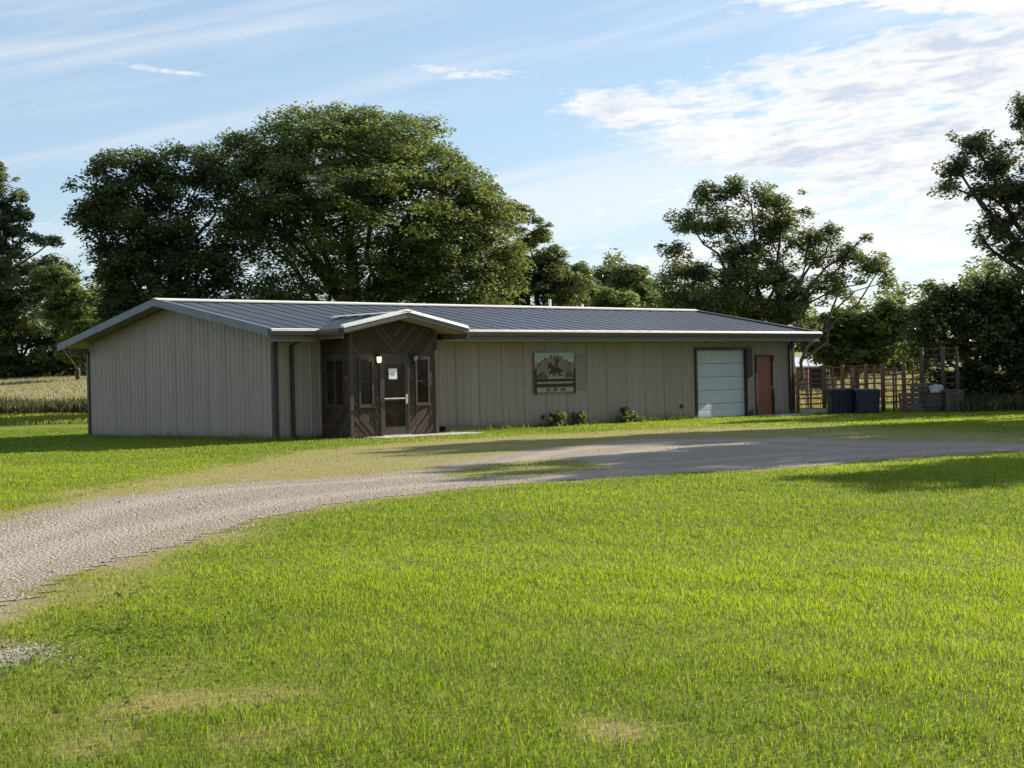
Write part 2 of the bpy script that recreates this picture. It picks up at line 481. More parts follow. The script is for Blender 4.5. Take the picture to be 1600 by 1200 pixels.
def sdist(x, y, poly):
    """signed distance to a polygon, positive inside"""
    x = np.asarray(x, float).ravel(); y = np.asarray(y, float).ravel()
    best = np.full(x.shape, 1e9); ins = np.zeros(x.shape, bool)
    n = len(poly)
    for i in range(n):
        a = poly[i]; b = poly[(i + 1) % n]; e = b - a
        L2 = max(e @ e, 1e-12)
        t = np.clip(((x - a[0]) * e[0] + (y - a[1]) * e[1]) / L2, 0, 1)
        dx = x - a[0] - t * e[0]; dy = y - a[1] - t * e[1]
        best = np.minimum(best, dx * dx + dy * dy)
        c = ((a[1] > y) != (b[1] > y))
        with np.errstate(divide='ignore', invalid='ignore'):
            xi = (b[0] - a[0]) * (y - a[1]) / (b[1] - a[1] if b[1] != a[1] else 1e-12) + a[0]
        ins ^= c & (x < xi)
    return np.where(ins, 1, -1) * np.sqrt(best)


# the part of the drive that is bare gravel; the rest of the sheet is trodden, dry and half overgrown
bare_far = [(1900, 686), (1600, 692), (1400, 690), (1250, 684), (1100, 686), (1000, 688), (900, 695), (800, 703), (740, 716), (650, 731), (560, 741), (470, 750), (380, 757), (280, 765), (150, 782), (0, 812), (-200, 862), (-420, 935)]
bare = np.array([gnd(*p) for p in near_px + bare_far])
# a worn grassy island in the middle of the drive
isl = np.array([gnd(*p) for p in [(690, 737), (760, 722), (870, 716), (960, 716), (930, 731), (820, 742), (740, 746)]])


def zones(x, y):
    """dry, gravel, field masks at ground points"""
    s = sdist(x, y, outline); sb = sdist(x, y, bare); si = sdist(x, y, isl)
    jig = .35 * snoise(x, y, 2.2, 5) + .2 * snoise(x, y, 6.0, 6)
    grav = np.clip(.5 + (sb + jig) / 1.2, 0, 1)
    grav = np.minimum(grav, np.clip(.55 - (si + jig) / 1.0, 0.12, 1))
    part = np.clip(.5 + (s + jig) / 2.0, 0, 1)
    grav = np.maximum(grav, part * (.34 + .16 * snoise(x, y, .9, 8)))
    dry = np.clip(.52 + (s + .12 + jig) / 1.7, 0, 1)
    dry = np.where(si > -.3, dry * .55, dry)
    dry = np.clip(dry - .38 * np.maximum(0, snoise(x, y, 1.3, 25) + .3 * snoise(x, y, 4.0, 26)) * (sb < -.3), 0, 1)
    far_r = np.clip((x - 6) / 8, 0, 1) * np.clip(1.2 - grav, 0, 1)
    dry = dry * (1 - .85 * far_r); grav = np.where(x > 6, np.minimum(grav, 1 - .75 * far_r * (sb < .3)), grav)
    d = (x - CAM[0]) * fwd[0] + (y - CAM[1]) * fwd[1]
    field = np.clip((d - 84 + 3 * snoise(x, y, .1, 9)) / 5, 0, 1)
    # bare spots in the lawn near the camera
    for (bx, by, rr, am) in ((270, 1105, .55, .85), (955, 1148, .26, .9), (395, 1165, .35, .6), (130, 1165, .4, .6), (60, 1110, .8, .45), (200, 1060, .5, .5), (480, 1130, .6, .3), (120, 935, .9, .55), (330, 862, .9, .25), (690, 1105, .5, .2)):
        c = gnd(bx, by); q = np.hypot(x - c[0], y - c[1]) / rr + .45 * snoise(x, y, 5.0, 61) + .25 * snoise(x, y, 17.0, 62)
        dry = np.maximum(dry, am * np.clip(1.35 - q, 0, 1))
    c = gnd(-10, 1032); q = np.hypot(x - c[0], y - c[1]) / .45
    grav = np.maximum(grav, np.clip(1.3 - q, 0, 1))
    return dry, grav, field


def ruts(x, y):
    """two compacted wheel tracks along the drive"""
    sb = sdist(x, y, bare) + .18 * snoise(x, y, .8, 71)
    return np.clip(np.exp(-((sb - 1.05) / .38) ** 2) + np.exp(-((sb - 2.75) / .42) ** 2), 0, 1)


def grid_axis(lo, hi, step, far):
    a = np.arange(lo, hi + step / 2, step)
    g = [step * 1.25 ** k for k in range(1, 60)]
    g = np.cumsum(g); g = g[g < far]
    return np.concatenate([(lo - g)[::-1], a, hi + g])


def build_ground():
    xs = grid_axis(-27, 27, .3, 620); ys = grid_axis(-35, 14, .3, 620)
    X, Y = np.meshgrid(xs, ys); Z = height(X, Y)
    x, y = X.ravel(), Y.ravel()
    dry, grav, field = zones(x, y)
    v = np.stack([x, y, Z.ravel()], 1); nx, ny = len(xs), len(ys)
    i = (np.arange(ny - 1)[:, None] * nx + np.arange(nx - 1)[None]).ravel()
    loops = np.stack([i, i + 1, i + nx + 1, i + nx], 1).ravel()
    me = np_mesh('ground', v, np.full(len(i), 4), loops, np.stack([dry, grav * 0.6, field], 1))
    o = put('ground', me, M['turf']); tag(o, kind='structure')
    me.polygons.foreach_set('use_smooth', np.ones(len(me.polygons), bool))
    # the drive: its own sheet on top, with a ragged edge
    xs = np.arange(-34, 45, .2); ys = np.arange(-34, -1, .2)
    X, Y = np.meshgrid(xs, ys); x, y = X.ravel(), Y.ravel()
    s = sdist(x, y, outline) + .16 * snoise(x, y, 3.5, 21) + .10 * snoise(x, y, 9, 22)
    dry, grav, field = zones(x, y)
    nx, ny = len(xs), len(ys)
    i = (np.arange(ny - 1)[:, None] * nx + np.arange(nx - 1)[None]).ravel()
    q = np.stack([i, i + 1, i + nx + 1, i + nx], 1)
    q = q[(s[q].min(1) > -.02)]
    used, inv = np.unique(q.ravel(), return_inverse=True)
    v = np.stack([x, y, height(x, y) + .006], 1)[used]
    c = np.stack([dry, grav, field, ruts(x, y)], 1)[used]
    me = np_mesh('gravel_drive', v, np.full(len(q), 4), inv, c)
    me.polygons.foreach_set('use_smooth', np.ones(len(me.polygons), bool))
    tag(put('gravel_drive', me, M['gravel']), kind='structure')


build_ground()

# loose stones on the drive: nobody could count them
def build_stones():
    n = 260000
    r = np.sqrt(rng.uniform(9.5 ** 2, 34 ** 2, n)); keep = rng.uniform(0, 1, n) < np.minimum(1, (13 / r) ** 1.6)
    r = r[keep]; th = YAW + rng.uniform(-.46, .40, len(r))
    x = CAM[0] + r * np.sin(th); y = CAM[1] + r * np.cos(th)
    dry, grav, f = zones(x, y); s = sdist(x, y, outline)
    keep = (rng.uniform(0, 1, len(x)) < grav ** 1.5 * (1 - .7 * ruts(x, y))) & (s > -.25)
    x, y, r = x[keep], y[keep], r[keep]
    c = gnd(-5, 1032); m = 2600
    x = np.concatenate([x, c[0] + rng.normal(0, .22, m)]); y = np.concatenate([y, c[1] + rng.normal(0, .26, m)])
    r = np.hypot(x - CAM[0], y - CAM[1])
    n = len(x)
    size = rng.lognormal(0, .4, n) * 0.0066 * np.clip(r / 14, .8, 1.35)
    octa = np.array([(1, 0, 0), (-1, 0, 0), (0, 1, 0), (0, -1, 0), (0, 0, 1), (0, 0, -.4)], float)
    tri = np.array([(0, 2, 4), (2, 1, 4), (1, 3, 4), (3, 0, 4), (2, 0, 5), (1, 2, 5), (3, 1, 5), (0, 3, 5)])[:4]
    V = octa[None, :5] * (size[:, None, None] * rng.uniform(.55, 1.3, (n, 5, 3)))
    a = rng.uniform(0, 6.28, n); ca, sa = np.cos(a)[:, None], np.sin(a)[:, None]
    X = V[..., 0] * ca - V[..., 1] * sa + x[:, None]; Y = V[..., 0] * sa + V[..., 1] * ca + y[:, None]
    Z = V[..., 2] * .75 + height(x, y)[:, None] + .009
    V = np.stack([X, Y, Z], 2).reshape(-1, 3)
    L = (tri[None] + (np.arange(n) * 5)[:, None, None]).ravel()
    b = rng.uniform(.7, 1.25, n)[:, None] * np.array([.325, .285, .243])[None] * rng.uniform(.93, 1.07, (n, 3))
    me = np_mesh('gravel', V, np.full(n * 4, 3), L, np.repeat(np.clip(b, 0, .75), 5, 0))
    tag(put('gravel', me, M['stone']), 'loose grey crushed stone lying on the drive', 'gravel', kind='stuff')


build_stones()

# ----------------------------------------------------------------- grass
def blades(x, y, hgt, wid, lean, tint, dry_c, name, mat, label, cat):
    """one mesh of bent grass blades rooted at x, y"""
    n = len(x); z = height(x, y)
    a = rng.uniform(0, 6.283, n); ca, sa = np.cos(a), np.sin(a)
    la = rng.uniform(0, 6.283, n); lx, ly = np.cos(la) * lean, np.sin(la) * lean
    w = wid * .5
    P = np.empty((n, 4, 3))
    mx, my, mz = x + lx * hgt * .30, y + ly * hgt * .30, z + hgt * .55
    P[:, 0] = np.stack([x, y, z - .01], 1); P[:, 1] = np.stack([mx + ca * w, my + sa * w, mz], 1)
    P[:, 2] = np.stack([x + lx * hgt, y + ly * hgt, z + hgt * (1 - .35 * lean)], 1); P[:, 3] = np.stack([mx - ca * w, my - sa * w, mz], 1)
    L = np.arange(n * 4); sizes = np.full(n, 4)
    C = np.stack([tint, dry_c, np.zeros(n)], 1)
    me = np_mesh(name, P.reshape(-1, 3), sizes, L, np.repeat(C, 4, 0))
    return tag(put(name, me, mat), label, cat, kind='stuff')


def in_building(x, y):
    return ((x > -.12) & (x < 22.75) & (y > -.10) & (y < 10.9)) | ((x > 1.4) & (x < 4.75) & (y > -2.05) & (y < 0))


def build_lawn():
    n = 2200000
    r = np.sqrt(rng.uniform(4.6 ** 2, 62 ** 2, n))
    dens = np.minimum(2600, 2600 * (8.5 / r) ** 1.75) * 1.5
    area = .84 / 2 * (62 ** 2 - 4.6 ** 2)
    keep = rng.uniform(0, 1, n) < dens / (n / area)
    # more candidates close by, where the wanted density exceeds the first draw
    r = r[keep]
    extra = []
    for lo, hi in ((4.6, 8), (8, 12), (12, 17), (17, 24)):
        ar = .84 / 2 * (hi ** 2 - lo ** 2); mid = (lo + hi) / 2
        want = min(2600, 2600 * (8.5 / mid) ** 1.75) * 1.5
        have = min(want, n / area)
        extra.append(np.sqrt(rng.uniform(lo ** 2, hi ** 2, int(max(0, want - have) * ar))))
    r = np.concatenate([r] + extra)
    th = YAW + rng.uniform(-.42, .42, len(r))
    x = CAM[0] + r * np.sin(th); y = CAM[1] + r * np.cos(th)
    dry, grav, field = zones(x, y)
    p = np.clip(1.05 - dry * .60, 0, 1) * np.clip(1.15 - grav * 1.5, 0, 1)
    keep = (rng.uniform(0, 1, len(x)) < np.maximum(p, .05 * (grav < .6))) & ~in_building(x, y)
    x, y, r, dry = x[keep], y[keep], r[keep], dry[keep]
    n = len(x)
    clump = snoise(x, y, 4.0, 31)
    big = snoise(x, y, .45, 32)
    h = (.037 + .012 * clump + .012 * snoise(x, y, 11.0, 35)) * rng.uniform(.5, 1.5, n) * (1 - .45 * np.clip(dry, 0, 1))
    w = .0046 * np.maximum(1, r / 8.5) ** .80 * rng.uniform(.7, 1.4, n)
    tint = np.clip(.44 + .26 * big + .30 * snoise(x, y, .22, 34) + .012 * ((x - CAM[0]) * rgt[0] + (y - CAM[1]) * rgt[1]) + .12 * snoise(x, y, 1.3, 33) + .16 * clump + rng.normal(0, .30, n), 0, 1)
    d2 = np.clip(dry * .75 + rng.normal(0, .14, n) - .16, 0, 1)
    d2 = np.where(rng.uniform(0, 1, n) < .05, rng.uniform(.5, 1.0, n), d2)
    blades(x, y, np.maximum(h, .02), w, rng.uniform(.15, .95, n), tint, d2, 'lawn_grass', M['blade'], 'mown bright green lawn grass in the foreground', 'grass')
    return n


n_bl = build_lawn()


def leafy(centers, counts, rc, size, flat, seed, up=.55, dryp=0.0, ctint=None):
    """leaf quads scattered round clump centres; returns verts, tints"""
    r = np.random.default_rng(seed)
    idx = np.repeat(np.arange(len(centers)), counts); n = len(idx)
    off = r.normal(0, 1, (n, 3)); off /= np.linalg.norm(off, axis=1)[:, None]
    off *= (r.uniform(0, 1, n) ** (1 / 2.2))[:, None]
    rcl = (rc if np.ndim(rc) == 0 else rc[idx])
    off = off * (np.ones(n) * rcl)[:, None]; off[:, 2] *= flat
    # droop to the rim of a clump
    rad = np.hypot(off[:, 0], off[:, 1]) / rcl
    off[:, 2] -= .25 * rcl * rad ** 2
    c = centers[idx] + off
    nrm = r.normal(0, 1, (n, 3)); nrm /= np.linalg.norm(nrm, axis=1)[:, None]
    nrm[:, 2] = np.abs(nrm[:, 2]); nrm = nrm * (1 - up) + np.array([0, 0, 1.0]) * up + off / rcl[:, None] * .35 if np.ndim(rcl) else nrm * (1 - up) + np.array([0, 0, 1.0]) * up + off / rcl * .35
    nrm /= np.linalg.norm(nrm, axis=1)[:, None]
    t = np.cross(nrm, r.normal(0, 1, (n, 3))); t /= np.linalg.norm(t, axis=1)[:, None] + 1e-9
    b = np.cross(nrm, t)
    s = (size * r.uniform(.6, 1.45, n))[:, None]
    P = np.empty((n, 4, 3))
    P[:, 0] = c - t * s * .62; P[:, 1] = c - b * s * .30 + t * s * .05 + nrm * s * .06
    P[:, 2] = c + t * s * .62; P[:, 3] = c + b * s * .30 + t * s * .05 - nrm * s * .04
    ct = (ctint if ctint is not None else r.normal(.5, .18, len(centers)))[idx]
    tint = np.clip(ct + r.normal(0, .16, n), 0, 1)
    dr = np.where(r.uniform(0, 1, n) < dryp, .5, 0.0)
    return P.reshape(-1, 3), np.repeat(np.stack([tint, dr, 0 * tint], 1), 4, 0)


def crown_mesh(name, P, C):
    n = len(P) // 4
    return np_mesh(name, P, np.full(n, 4), np.arange(n * 4), C)


def wobble(a, b, n, amp, r):
    a, b = np.array(a, float), np.array(b, float); L = np.linalg.norm(b - a)
    pts = [a + (b - a) * k / n for k in range(n + 1)]
    for k in range(1, n): pts[k] = pts[k] + r.normal(0, amp * L, 3)
    return pts


def make_tree(name, label, d, trunk_px, lobes, leaves, size, mat, seed, rc=.75, flat=.5, trunk_r=.3, group='trees behind the building', hub=.5, limbs=True, clump_k=1.0, depth_k=.9, shell=.55, up=.5, cat='tree', fuzz=0.0):
    """a tree from crown lobes given as (px, py, rx, ry[, extra depth]) in the photograph's pixels at d metres"""
    r = np.random.default_rng(seed)
    base = at(trunk_px[0], trunk_px[1], d); base = np.array([base[0], base[1], float(height(base[0], base[1])) - .1])
    root = empty(name, tuple(base)); tag(root, label, cat, group)
    L = []
    for lb in lobes:
        px, py, rx, ry = lb[:4]; dd = lb[4] if len(lb) > 4 else 0
        c = at(px, py, d + dd)
        L.append((c, rx / F_PX * (d + dd) * 1.08, ry / F_PX * (d + dd) * 1.08))
    area = np.array([a * b for _, a, b in L]); share = area / area.sum()
    centers, rcs, lob = [], [], []
    for (c, a, b), sh in zip(L, share):
        k = max(3, int(clump_k * a * b * 4.2 / (rc * rc)))
        dv = r.normal(0, 1, (k, 3)); dv /= np.linalg.norm(dv, axis=1)[:, None]
        rad = shell + (1 - shell) * r.uniform(0, 1, k) ** .6
        rad *= np.where(r.uniform(0, 1, k) < .16, 1 + r.uniform(0, .28, k) * min(1, 2.2 / a), 1 + r.uniform(-.18, .10, k) * min(1, 3.0 / a))
        if fuzz: rad = np.where(r.uniform(0, 1, k) < fuzz, np.minimum(np.abs(r.normal(0, .78, k)), 1 + .32 * min(1, 1.6 / a)), rad)
        dep = max(a * depth_k, .8)
        q = dv * rad[:, None]
        pts = c[None] + q[:, :1] * rgt[None] * max(.2, a - rc * .5) + q[:, 1:2] * np.array([[math.sin(YAW), math.cos(YAW), 0]]) * dep + q[:, 2:] * np.array([[0, 0, 1.0]]) * max(.2, b - rc * .4)
        centers.append(pts); rcs.append(rc * r.uniform(.5, 1.3, k) * np.where(rad > 1.05, .6, 1.0)); lob += [c] * k
    centers = np.concatenate(centers); rcs = np.concatenate(rcs)
    hz = height(centers[:, 0], centers[:, 1]) + .25
    centers[:, 2] = np.maximum(centers[:, 2], hz + rcs * .4)
    w = rcs ** 2; counts = np.maximum(4, (leaves * w / w.sum())).astype(int)
    P, C = leafy(centers, counts, rcs, size, flat, seed + 1, up=up)
    P = P - base
    crown = put('crown', crown_mesh('crown', P, C), mat, root)
    tb = MB()
    zc = np.average([c[2] for c, _, _ in L], weights=share)
    fork = base + np.array([0, 0, max(1.2, (zc - base[2]) * hub)])
    main = np.average([c for c, _, _ in L], axis=0, weights=share); main[2] = max(main[2], fork[2] + .5)
    pts = wobble(base, fork, 4, .02, r)
    tb.tube([p - base for p in pts], list(np.linspace(trunk_r * 1.25, trunk_r * .85, 5)), 9)
    if limbs:
        for (c, a, b) in L:
            st = pts[-1] if r.uniform() < .7 else pts[-2]
            mid = wobble(st, c, 5, .035, r)
            for k in range(1, 5): mid[k][2] += .05 * np.linalg.norm(c - st) * math.sin(math.pi * k / 5) * .5
            r0 = trunk_r * r.uniform(.35, .6)
            tb.tube([p - base for p in mid], list(np.linspace(r0, r0 * .25, 6)), 6)
        pick = r.choice(len(centers), min(len(centers), 160), replace=False)
        for i in pick:
            st = np.array(lob[i]); e = wobble(st + (st - centers[i]) * .02, centers[i], 3, .06, r)
            tb.tube([p - base for p in e], [trunk_r * .14, trunk_r * .11, trunk_r * .07, trunk_r * .03], 4, cap=False)
    tb.build('trunk', M['bark'], root, smooth=True)
    return root


# ----------------------------------------------------------------- trees
make_tree('locust_tree', 'tall wide spreading tree with domed crown rising behind the gable roof', 84, (560, 600), [
    (520, 200, 115, 40), (610, 212, 100, 44), (440, 222, 90, 34), (375, 225, 55, 20), (560, 255, 185, 66), (440, 292, 130, 58), (672, 270, 72, 56), (700, 250, 40, 30),
    (650, 318, 95, 60), (545, 340, 150, 60), (705, 355, 85, 60), (755, 405, 62, 56), (700, 440, 95, 50), (590, 415, 115, 58),
    (470, 395, 100, 62), (520, 455, 130, 44), (395, 268, 80, 40), (782, 440, 36, 44), (400, 345, 70, 50), (740, 480, 75, 40), (620, 485, 110, 40), (450, 490, 110, 40), (545, 300, 120, 50), (735, 290, 40, 44), (775, 345, 44, 46), (805, 400, 28, 46), (720, 320, 60, 50), (640, 380, 90, 60), (330, 240, 46, 22), (560, 330, 215, 130), (700, 400, 115, 90), (540, 215, 150, 50)],
    185000, .17, M['leaf_big'], 101, rc=.90, flat=.45, trunk_r=.36, hub=.4, clump_k=1.5, shell=.6, fuzz=.12)
make_tree('dark_tree', 'dark round-crowned tree at the left end of the building, left of the domed tree', 80, (250, 600), [
    (215, 275, 78, 56), (155, 295, 48, 42), (275, 262, 68, 44), (190, 345, 75, 46), (250, 350, 52, 40), (235, 425, 82, 66), (182, 440, 34, 66), (130, 330, 26, 26),
    (300, 435, 66, 62), (345, 420, 46, 50), (240, 490, 95, 46), (320, 272, 45, 36), (185, 520, 50, 60), (320, 500, 80, 46), (250, 545, 95, 50), (400, 470, 60, 44), (360, 385, 50, 44), (375, 345, 40, 30), (345, 290, 40, 26), (300, 385, 46, 30), (150, 345, 40, 34), (165, 400, 30, 30), (225, 330, 110, 80), (250, 450, 110, 90)],
    88000, .18, M['leaf_dark'], 102, rc=.82, flat=.5, trunk_r=.34, clump_k=1.5, fuzz=.15)
make_tree('shoulder_tree', 'narrower tree showing behind the right flank of the domed tree', 100, (840, 600), [
    (762, 300, 28, 24), (800, 340, 34, 28), (832, 362, 32, 36), (845, 420, 48, 50), (880, 445, 38, 40), (800, 430, 50, 60), (868, 402, 20, 22), (850, 480, 70, 40), (785, 480, 50, 40)],
    34000, .21, M['leaf_mid'], 103, rc=.75, trunk_r=.3, clump_k=1.1, fuzz=.35)
make_tree('forked_tree', 'open-crowned tree with dark forked trunk behind the right half of the roof', 82, (1218, 600), [
    (1105, 306, 34, 28), (1150, 296, 22, 26), (1205, 310, 46, 32), (1075, 345, 36, 22), (1048, 386, 34, 16), (1120, 352, 52, 34), (1215, 355, 60, 38), (1255, 328, 22, 14),
    (1262, 385, 34, 34), (1300, 362, 22, 22), (1325, 395, 34, 28), (1365, 415, 32, 30), (1310, 440, 56, 28), (1150, 425, 70, 40), (1220, 435, 55, 46), (1080, 425, 44, 28), (1170, 390, 50, 34),
    (1120, 480, 80, 36), (1210, 490, 70, 40), (1385, 440, 14, 20), (1350, 370, 14, 8), (1060, 460, 50, 30), (1150, 465, 130, 45)],
    70000, .155, M['leaf_mid'], 104, rc=.60, flat=.7, trunk_r=.21, hub=.55, shell=.3, clump_k=1.0, fuzz=.5)
tb = MB()
for (a, b, r0) in (((1222, 618, 79), (1310, 458, 78), .12), ((1256, 560, 78.4), (1368, 430, 79), .085)):
    rr_ = np.random.default_rng(3); pts = wobble(at(*a), at(*b), 6, .03, rr_); tb.tube(pts, list(np.linspace(r0, r0 * .4, 7)), 7)
rt = bpy.data.objects['forked_tree']
me_ = tb.mesh('limb'); me_.transform(Matrix.Translation(-Vector(rt.location)))
put('limb', me_, M['bark'], rt)
make_tree('green_bush_tree', 'low sunlit bushy tree beyond the right end of the roof', 88, (1340, 600), [
    (1310, 505, 40, 34), (1345, 515, 44, 40), (1390, 495, 34, 36), (1300, 545, 30, 30), (1370, 545, 40, 28), (1425, 530, 36, 46), (1270, 520, 36, 34), (1330, 560, 60, 26)],
    22000, .25, M['leaf_light'], 105, rc=.7, trunk_r=.14, clump_k=1.2)
for i, (px, py, rx, ry, lab) in enumerate([(1075, 485, 50, 40, 'leafy undergrowth tree above the ridge, left of the forked trunk'), (1165, 500, 55, 36, 'leafy undergrowth tree at the foot of the forked trunk'),
                                           (960, 480, 50, 32, 'leafy undergrowth tree above the ridge under the gap of sky')]):
    make_tree('undergrowth_tree', lab, 92, (px, 600), [(px, py, rx, ry), (px - rx * .7, py + 22, rx * .8, ry * .8), (px + rx * .7, py + 20, rx * .8, ry * .8), (px, py + 40, rx * 1.2, ry)],
              11000, .27, M['leaf_light'] if i != 1 else M['leaf_mid'], 170 + i, rc=.75, trunk_r=.14, group='undergrowth trees behind the roof', clump_k=1.2)
make_tree('tangled_tree', 'dense dark vine-covered tree behind the stock panels at far right', 62, (1520, 640), [
    (1440, 520, 36, 44), (1478, 480, 42, 40), (1545, 455, 52, 46), (1600, 470, 60, 70), (1500, 540, 52, 52), (1570, 550, 70, 70), (1640, 520, 60, 90),
    (1462, 590, 36, 40), (1530, 605, 55, 40), (1600, 610, 60, 36), (1445, 450, 18, 12), (1670, 600, 70, 50), (1490, 610, 40, 36), (1560, 500, 60, 60), (1740, 520, 80, 110), (1720, 440, 60, 60)],
    70000, .165, M['leaf_dark'], 106, rc=.5, flat=.7, trunk_r=.25, hub=.4, clump_k=1.1, fuzz=.3)
make_tree('overhanging_tree', 'tall sparse-leaved tree leaning in from the right edge', 47.5, (1690, 680), [
    (1520, 222, 40, 26), (1495, 262, 30, 20), (1482, 290, 22, 14), (1560, 255, 42, 40), (1600, 175, 26, 30), (1592, 300, 50, 44), (1540, 300, 30, 24), (1560, 350, 42, 34), (1590, 390, 38, 28), (1535, 375, 14, 12),
    (1650, 220, 60, 60), (1690, 300, 80, 70), (1650, 350, 60, 60), (1760, 260, 80, 80), (1720, 150, 60, 50), (1820, 340, 70, 60), (1720, 410, 80, 40)],
    80000, .105, M['leaf_willow'], 107, rc=.30, flat=.8, trunk_r=.26, shell=.3, hub=.5, clump_k=1.3, fuzz=.85)
for i, (px, d_, y0, y1, rr_, nl, lab) in enumerate(((1957, 39.4, 20, 425, 290, 24000, 'yard tree out of frame at right whose shadow lies on the middle of the drive'),
                                         (2350, 32.5, 20, 360, 270, 14000, 'small yard tree out of frame at right whose shadow lies on the lawn'),
                                         (1985, 48.3, 100, 450, 190, 15000, 'yard tree out of frame at right, shading the far end of the drive'),
                                         (1815, 60, 230, 530, 175, 13000, 'yard tree out of frame at right whose shadow falls in front of the pen'))):
    ym, hh = (y0 + y1) / 2, (y1 - y0) / 2
    make_tree('yard_tree', lab, d_, (px, 700), [(px - rr_ * .45, ym + hh * .1, rr_ * .5, hh * .45), (px + rr_ * .4, ym - hh * .1, rr_ * .55, hh * .5), (px, ym - hh * .55, rr_ * .55, hh * .42),
              (px, ym + hh * .6, rr_ * .8, hh * .36), (px + rr_ * .3, ym + hh * .4, rr_ * .6, hh * .4), (px - rr_ * .6, ym + hh * .5, rr_ * .35, hh * .3)],
              nl, .23, M['leaf_mid'], 108 + 40 * i, rc=.7, trunk_r=.3, shell=.35, depth_k=1.1, group='trees out of frame at right')
make_tree('pale_tree', 'pale feathery tree top at the left edge above the dark thicket', 74, (-60, 620), [
    (-14, 290, 34, 36), (-40, 350, 66, 50), (14, 330, 34, 26), (22, 358, 40, 20), (52, 372, 30, 9), (84, 375, 16, 5), (-30, 420, 70, 40), (-70, 300, 50, 50), (0, 268, 14, 14), (0, 385, 50, 30), (30, 305, 16, 12), (40, 340, 18, 9)],
    34000, .15, M['leaf_willow'], 109, rc=.42, flat=.6, trunk_r=.2, shell=.3, clump_k=1.3, fuzz=.7)
make_tree('thicket_tree', 'dark leafy tree on the left edge standing beyond the field', 150, (30, 600), [
    (20, 440, 70, 44), (80, 425, 40, 28), (60, 490, 80, 50), (-20, 510, 80, 60), (110, 540, 40, 40), (30, 555, 90, 40), (-60, 440, 60, 60), (80, 575, 60, 24), (0, 580, 70, 24), (130, 580, 40, 22)],
    46000, .36, M['leaf_dark'], 110, rc=1.3, trunk_r=.3, hub=.3, clump_k=1.2)
make_tree('sunlit_tree', 'sunlit green tree between the left thicket and the gable roof', 140, (122, 600), [
    (112, 455, 36, 34), (130, 495, 28, 44), (92, 490, 30, 36), (120, 545, 34, 30), (80, 430, 22, 18), (150, 540, 20, 40)],
    20000, .38, M['leaf_light'], 111, rc=1.05, trunk_r=.2, hub=.3, clump_k=1.1)
for i, (px, py, rx, ry, d_, lab) in enumerate([
        (905, 433, 36, 30, 130, 'distant tree just right of the shoulder tree above the ridge'),
        (950, 440, 34, 30, 135, 'second distant tree in the gap above the ridge'),
        (990, 440, 32, 34, 120, 'distant tree at the right of the gap, beside the forked tree'),
        (1420, 500, 34, 36, 120, 'distant tree between the sunlit bush and the dark vine-covered tree')]):
    make_tree('distant_tree', lab, d_, (px, 600), [(px, py, rx, ry), (px - rx * .6, py + ry * .8, rx * .7, ry * .8), (px + rx * .6, py + ry * .9, rx * .7, ry * .8), (px, py + ry * 1.6, rx * 1.2, ry)],
              8500, .36, M['leaf_far'], 130 + i, rc=1.1, trunk_r=.3, limbs=False, group='distant trees over the ridge', clump_k=1.2)


def far_wood():
    """the wooded rise that closes the view, one mass"""
    r = np.random.default_rng(77); n = 560
    px = r.uniform(-350, 1950, n); d = r.uniform(185, 235, n)
    base = CAM[None] + d[:, None] * (fwd[None] + rgt[None] * ((px - 800) / F_PX)[:, None])
    z = height(base[:, 0], base[:, 1])
    h = 8.0 + 4.5 * np.exp(-((px - 935) / 110) ** 2) + 1.2 * np.sin(px * .013) + 1.6 * np.sin(px * .041 + 1) + r.uniform(-1, 1, n)
    ce = np.stack([base[:, 0], base[:, 1], z + h * r.uniform(.05, 1, n) ** .7], 1)
    P, C = leafy(ce, np.full(n, 95), r.uniform(1.5, 2.8, n), .52, .75, 78, up=.4)
    tag(put('far_wood', crown_mesh('far_wood', P, C), M['leaf_far']), 'far wooded rise closing the view', 'wood', kind='stuff')


far_wood()

# ----------------------------------------------------------------- the metal building
L_B, W_B = 22.61, 10.73
E_F, E_R, O_R = .727, .796, .622           # eave overhangs front and back, rake overhang
Y_R, Z_R, Z_E = 5.248, 4.027, 2.945        # ridge and front eave
SL = (Z_R - Z_E) / (Y_R + E_F)
Z_W = 2.70                                  # soffit level at the front wall


def roof_z(y):
    return Z_R - SL * abs(y - Y_R)


bld = empty('metal_building', (0, 0, 0))
tag(bld, 'long low tan metal building with gable roof and timber entry', 'building')


def rib_sheet(length_axis, s0, s1, z0, ztop, phase=0.0, pitch=.305, rh=.017):
    """ribbed wall sheet between s0 and s1 along a wall; returns 2-D profile rows (s, out, zbottom, ztop)"""
    pts = [(s0, 0.0)]
    k = math.floor((s0 - phase) / pitch)
    while phase + k * pitch < s1 + pitch:
        c = phase + k * pitch
        for ds, o in ((-.042, 0), (-.018, rh), (.018, rh), (.042, 0)):
            s = c + ds
            if s0 < s < s1: pts.append((s, o))
        k += 1
    pts.append((s1, 0.0))
    return [(s, o, z0, ztop(s) if callable(ztop) else ztop) for s, o in pts]


def wall_sheets(parent, mapf, spans, pitch=.305, width=.915):
    """spans: (s0, s1, z0, ztop); each is cut into sheets, each sheet its own part"""
    for (a, b, z0, zt) in spans:
        k = math.floor(a / width + 1e-6); s = a
        while s < b - 1e-4:
            e = min(b, (k + 1) * width); k += 1
            if e - s < .02: s = e; continue
            rows = rib_sheet(0, s + .002, e - .002, z0, zt, pitch=pitch)
            m = MB(); vs = []; n = len(rows)
            for (q, o, za, zb) in rows: vs += [mapf(q, o, za), mapf(q, o, zb)]
            m.add(vs, [(2 * i, 2 * i + 2, 2 * i + 3, 2 * i + 1) for i in range(n - 1)])
            m.build('wall_panel', M['siding'], parent)
            s = e


